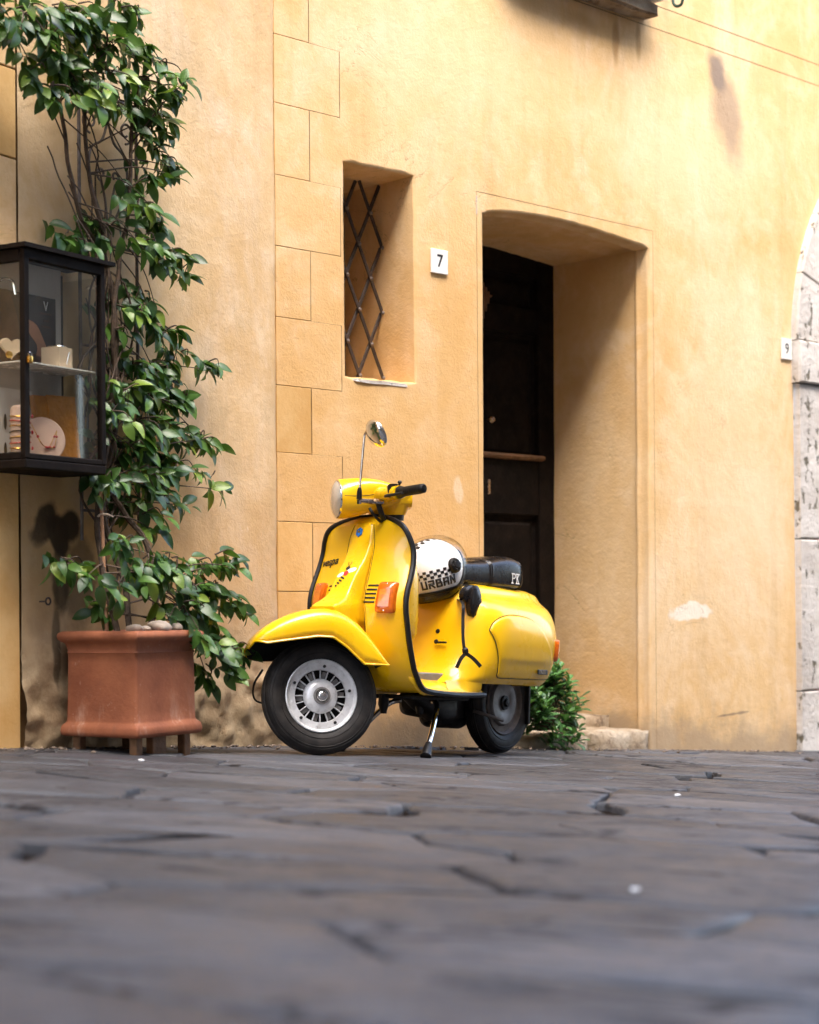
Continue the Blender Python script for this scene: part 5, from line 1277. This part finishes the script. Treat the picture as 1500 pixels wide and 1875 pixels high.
lk = empty('padlock', None, case); ob('lock_body', *box((.014, -D_-.008, .322), (.018, .012, .022), .003, 2), 'brass', lk)
ob('shackle', *tube([(.014+.006*math.cos(t), -D_-.008, .333+.011*math.sin(t)) for t in np.linspace(0, math.pi, 10)], .002, 6), 'chrome', lk)
ob('lamp_arm', *tube(bez([(.05, -.03, H_-.16), (.05, -.05, H_-.09), (.075, -.08, H_-.085), (.082, -.09, H_-.13)], 6), .004, 6), 'chrome', case)
# things inside the case
def inside(name, lb, cat, x, y, z, rz=0., group=None): return tag(empty(name, MC @ Matrix.Translation((x, y, z)) @ Matrix.Rotation(rz, 4, 'Z')), lb, cat, group)
pt = inside('photo_card', 'dark photo card of a seated figure on the case back, upper shelf', 'card', .165, -.0245, .323)
ob('card', *bb((-.185, -.004, .002), (.165, .000, .245), 0), 'poster', pt)
def flat(name, poly, mat, off): return ob(name, [(x, -.0045-off, z) for x, z in poly], [tuple(range(len(poly)))], mat, pt, 0)
flat('printed_hair', bez([np.array(p) for p in ((-.10, .24), (-.05, .242), (-.02, .18), (.0, .10), (-.01, .02), (-.09, .02), (-.11, .12), (-.10, .24))], 4)[:-1], 'hair', .0004)
flat('printed_face', bez([np.array(p) for p in ((-.145, .235), (-.10, .24), (-.085, .18), (-.105, .13), (-.14, .12), (-.145, .235))], 4)[:-1], 'hair', .0006)
flat('printed_arm', bez([np.array(p) for p in ((.03, .165), (.075, .15), (.11, .10), (.150, .035), (.152, .02), (.12, .005), (.06, .028), (-.02, .075), (-.03, .055), (.05, .015), (.07, .05), (.075, .085), (.04, .12), (.03, .165))], 3)[:-1], 'skin', .0008)
flat('printed_shoulder', bez([np.array(p) for p in ((-.185, .11), (-.14, .10), (-.10, .04), (-.12, .005), (-.184, .005), (-.185, .11))], 4)[:-1], 'skin', .0005)
V, Fc = strokes([(-.009, .014, 0, -.012), (0, -.012, .008, .014)], .004); ob('printed_mark', [(.118+v[0], -.0056, .215+v[1]) for v in V], Fc, 'white_ink', pt, 0)
for z_, wd_ in ((.188, .05), (.165, .022), (.146, .04)): ob('printed_line', *bb((.118-wd_/2, -.0056, z_), (.118+wd_/2, -.0045, z_+.006), 0), 'hair', pt)
hrt = inside('heart_ornament', 'pale heart shaped ornament leaning on the upper shelf', 'ornament', .062, -.09, .355, -.35)
hq = [(.040*math.sin(t)**3, .036*(.8125*math.cos(t)-.3125*math.cos(2*t)-.125*math.cos(3*t)-.0625*math.cos(4*t))) for t in np.linspace(0, 6.283, 36, endpoint=False)]
ob('heart', *loft([[np.array((x*s, y, z*s+.02)) for x, z in hq] for s, y in ((.9, .007), (1, .003), (1, -.003), (.9, -.007))]), 'cream', hrt)
ob('jewel', *lathe([(0, .012), (.006, .010), (.009, .002)], (-.012, -.008, -.005), (0, -1, 0), 12), 'brass', hrt)
blk = inside('wooden_block', 'pale square block with a silver bangle on the upper shelf', 'block', .262, -.095, .3235, .12)
ob('cube', *bb((-.036, -.036, 0), (.036, .036, .072), .002), 'cream', blk)
ob('bangle', *tube([(.028*math.cos(t), .028*math.sin(t), .075) for t in np.linspace(0, 6.283, 28)], .0025, 6), 'chrome', blk)
ob('pin', *tube([(.0, -.038, .018), (.014, -.038, .058)], .0012, 5), 'chrome', blk)
ec = inside('earring_card', 'white earring card with dark slots behind the lower shelf goods', 'card', .12, -.036, .022)
ob('card', *bb((-.13, -.003, 0), (.085, 0, .232), 0), 'white_ink', ec)
for r_ in range(2):
    for k in range(6): ob('earring', *loft([[np.array((-.105+.034*k+.007*s*math.cos(t), -.005, .125+.0-.09*r_+.07+.026*s*math.sin(t)-.07)) for t in np.linspace(0, 6.283, 12, endpoint=False)] for s in (1, .3)], False, True), 'ink', ec)
br = inside('bracelet_roll', 'pale pink cushion roll wrapped with bead bracelets, lower shelf', 'bracelet roll', .072, -.115, .022, .3)
ob('cushion', *loft([[np.array((.032*s*math.cos(t), .030*s*math.sin(t)+.0, z)) for t in np.linspace(0, 6.283, 20, endpoint=False)] for s, z in ((.8, 0), (1, .010), (1, .145), (.95, .162), (.6, .170))]), 'pink', br)
for k in range(8):
    z_ = .02+.0165*k; ob('bracelet', *tube([(.034*math.cos(t), .032*math.sin(t), z_+.003*math.sin(t+k)) for t in np.linspace(0, 6.283, 26)], .002, 5), ('ink', 'brass', 'redbead', 'brass')[k % 4], br)
    if k % 3 == 1: ob('charm', *lathe([(0, .007), (.004, .006), (.006, .001)], (.012, -.033, z_), (.3, -1, 0), 10), 'redbead', br)
nd = inside('necklace_disc', 'round pale pink necklace disc leaning in the lower shelf', 'necklace disc', .175, -.115, .022, -.5)
ob('disc', *lathe([(-.003, .070), (0, .073), (.003, .070)], (0, 0, .072), (0, -1, .18), 40), 'pink', nd)
for s_, a in ((.020, .055), (.035, .065)):
    P = bez([(-.045, -.012-.004, .12), (-.01, -.010-.004, .075-a*.3), (s_*.6, -.006-.004, .045), (s_, -.004-.008, .055), (.04, -.014, .10)], 5); c = ob('chain', *tube(P, .0011, 4), 'brass', nd)
    for p in P[3::5]: ob('bead', *lathe([(-.004, .0005), (-.002, .0035), (0, .0045), (.002, .0035), (.004, .0005)], p+np.array((0, -.003, 0)), (0, 0, 1), 8), 'redbead', c)
pu = inside('leather_purse', 'mustard crocodile leather pouch standing at the right of the lower shelf', 'purse', .262, -.085, .022, -.18)
ob('pouch', *loft([[np.array((x+.045*z/.2*0, y, z)) for x, y, z in ((-.050-.045*z/.215, -.012, z), (.080-.022*z/.215, -.018, z), (.080-.022*z/.215, .006, z), (-.050-.045*z/.215, .012, z))] for z in np.linspace(0, .215, 6)]), 'mustard', pu, 30)
ob('flap', *loft([[np.array(p) for p in ((-.012-.034*t, -.016-.010*(1-t), .219*t), (.084-.024*t, -.026, .219*t), (.084-.024*t, -.019, .219*t), (-.012-.034*t, -.012, .219*t))] for t in np.linspace(0, 1, 6)]), 'mustard', pu, 30)
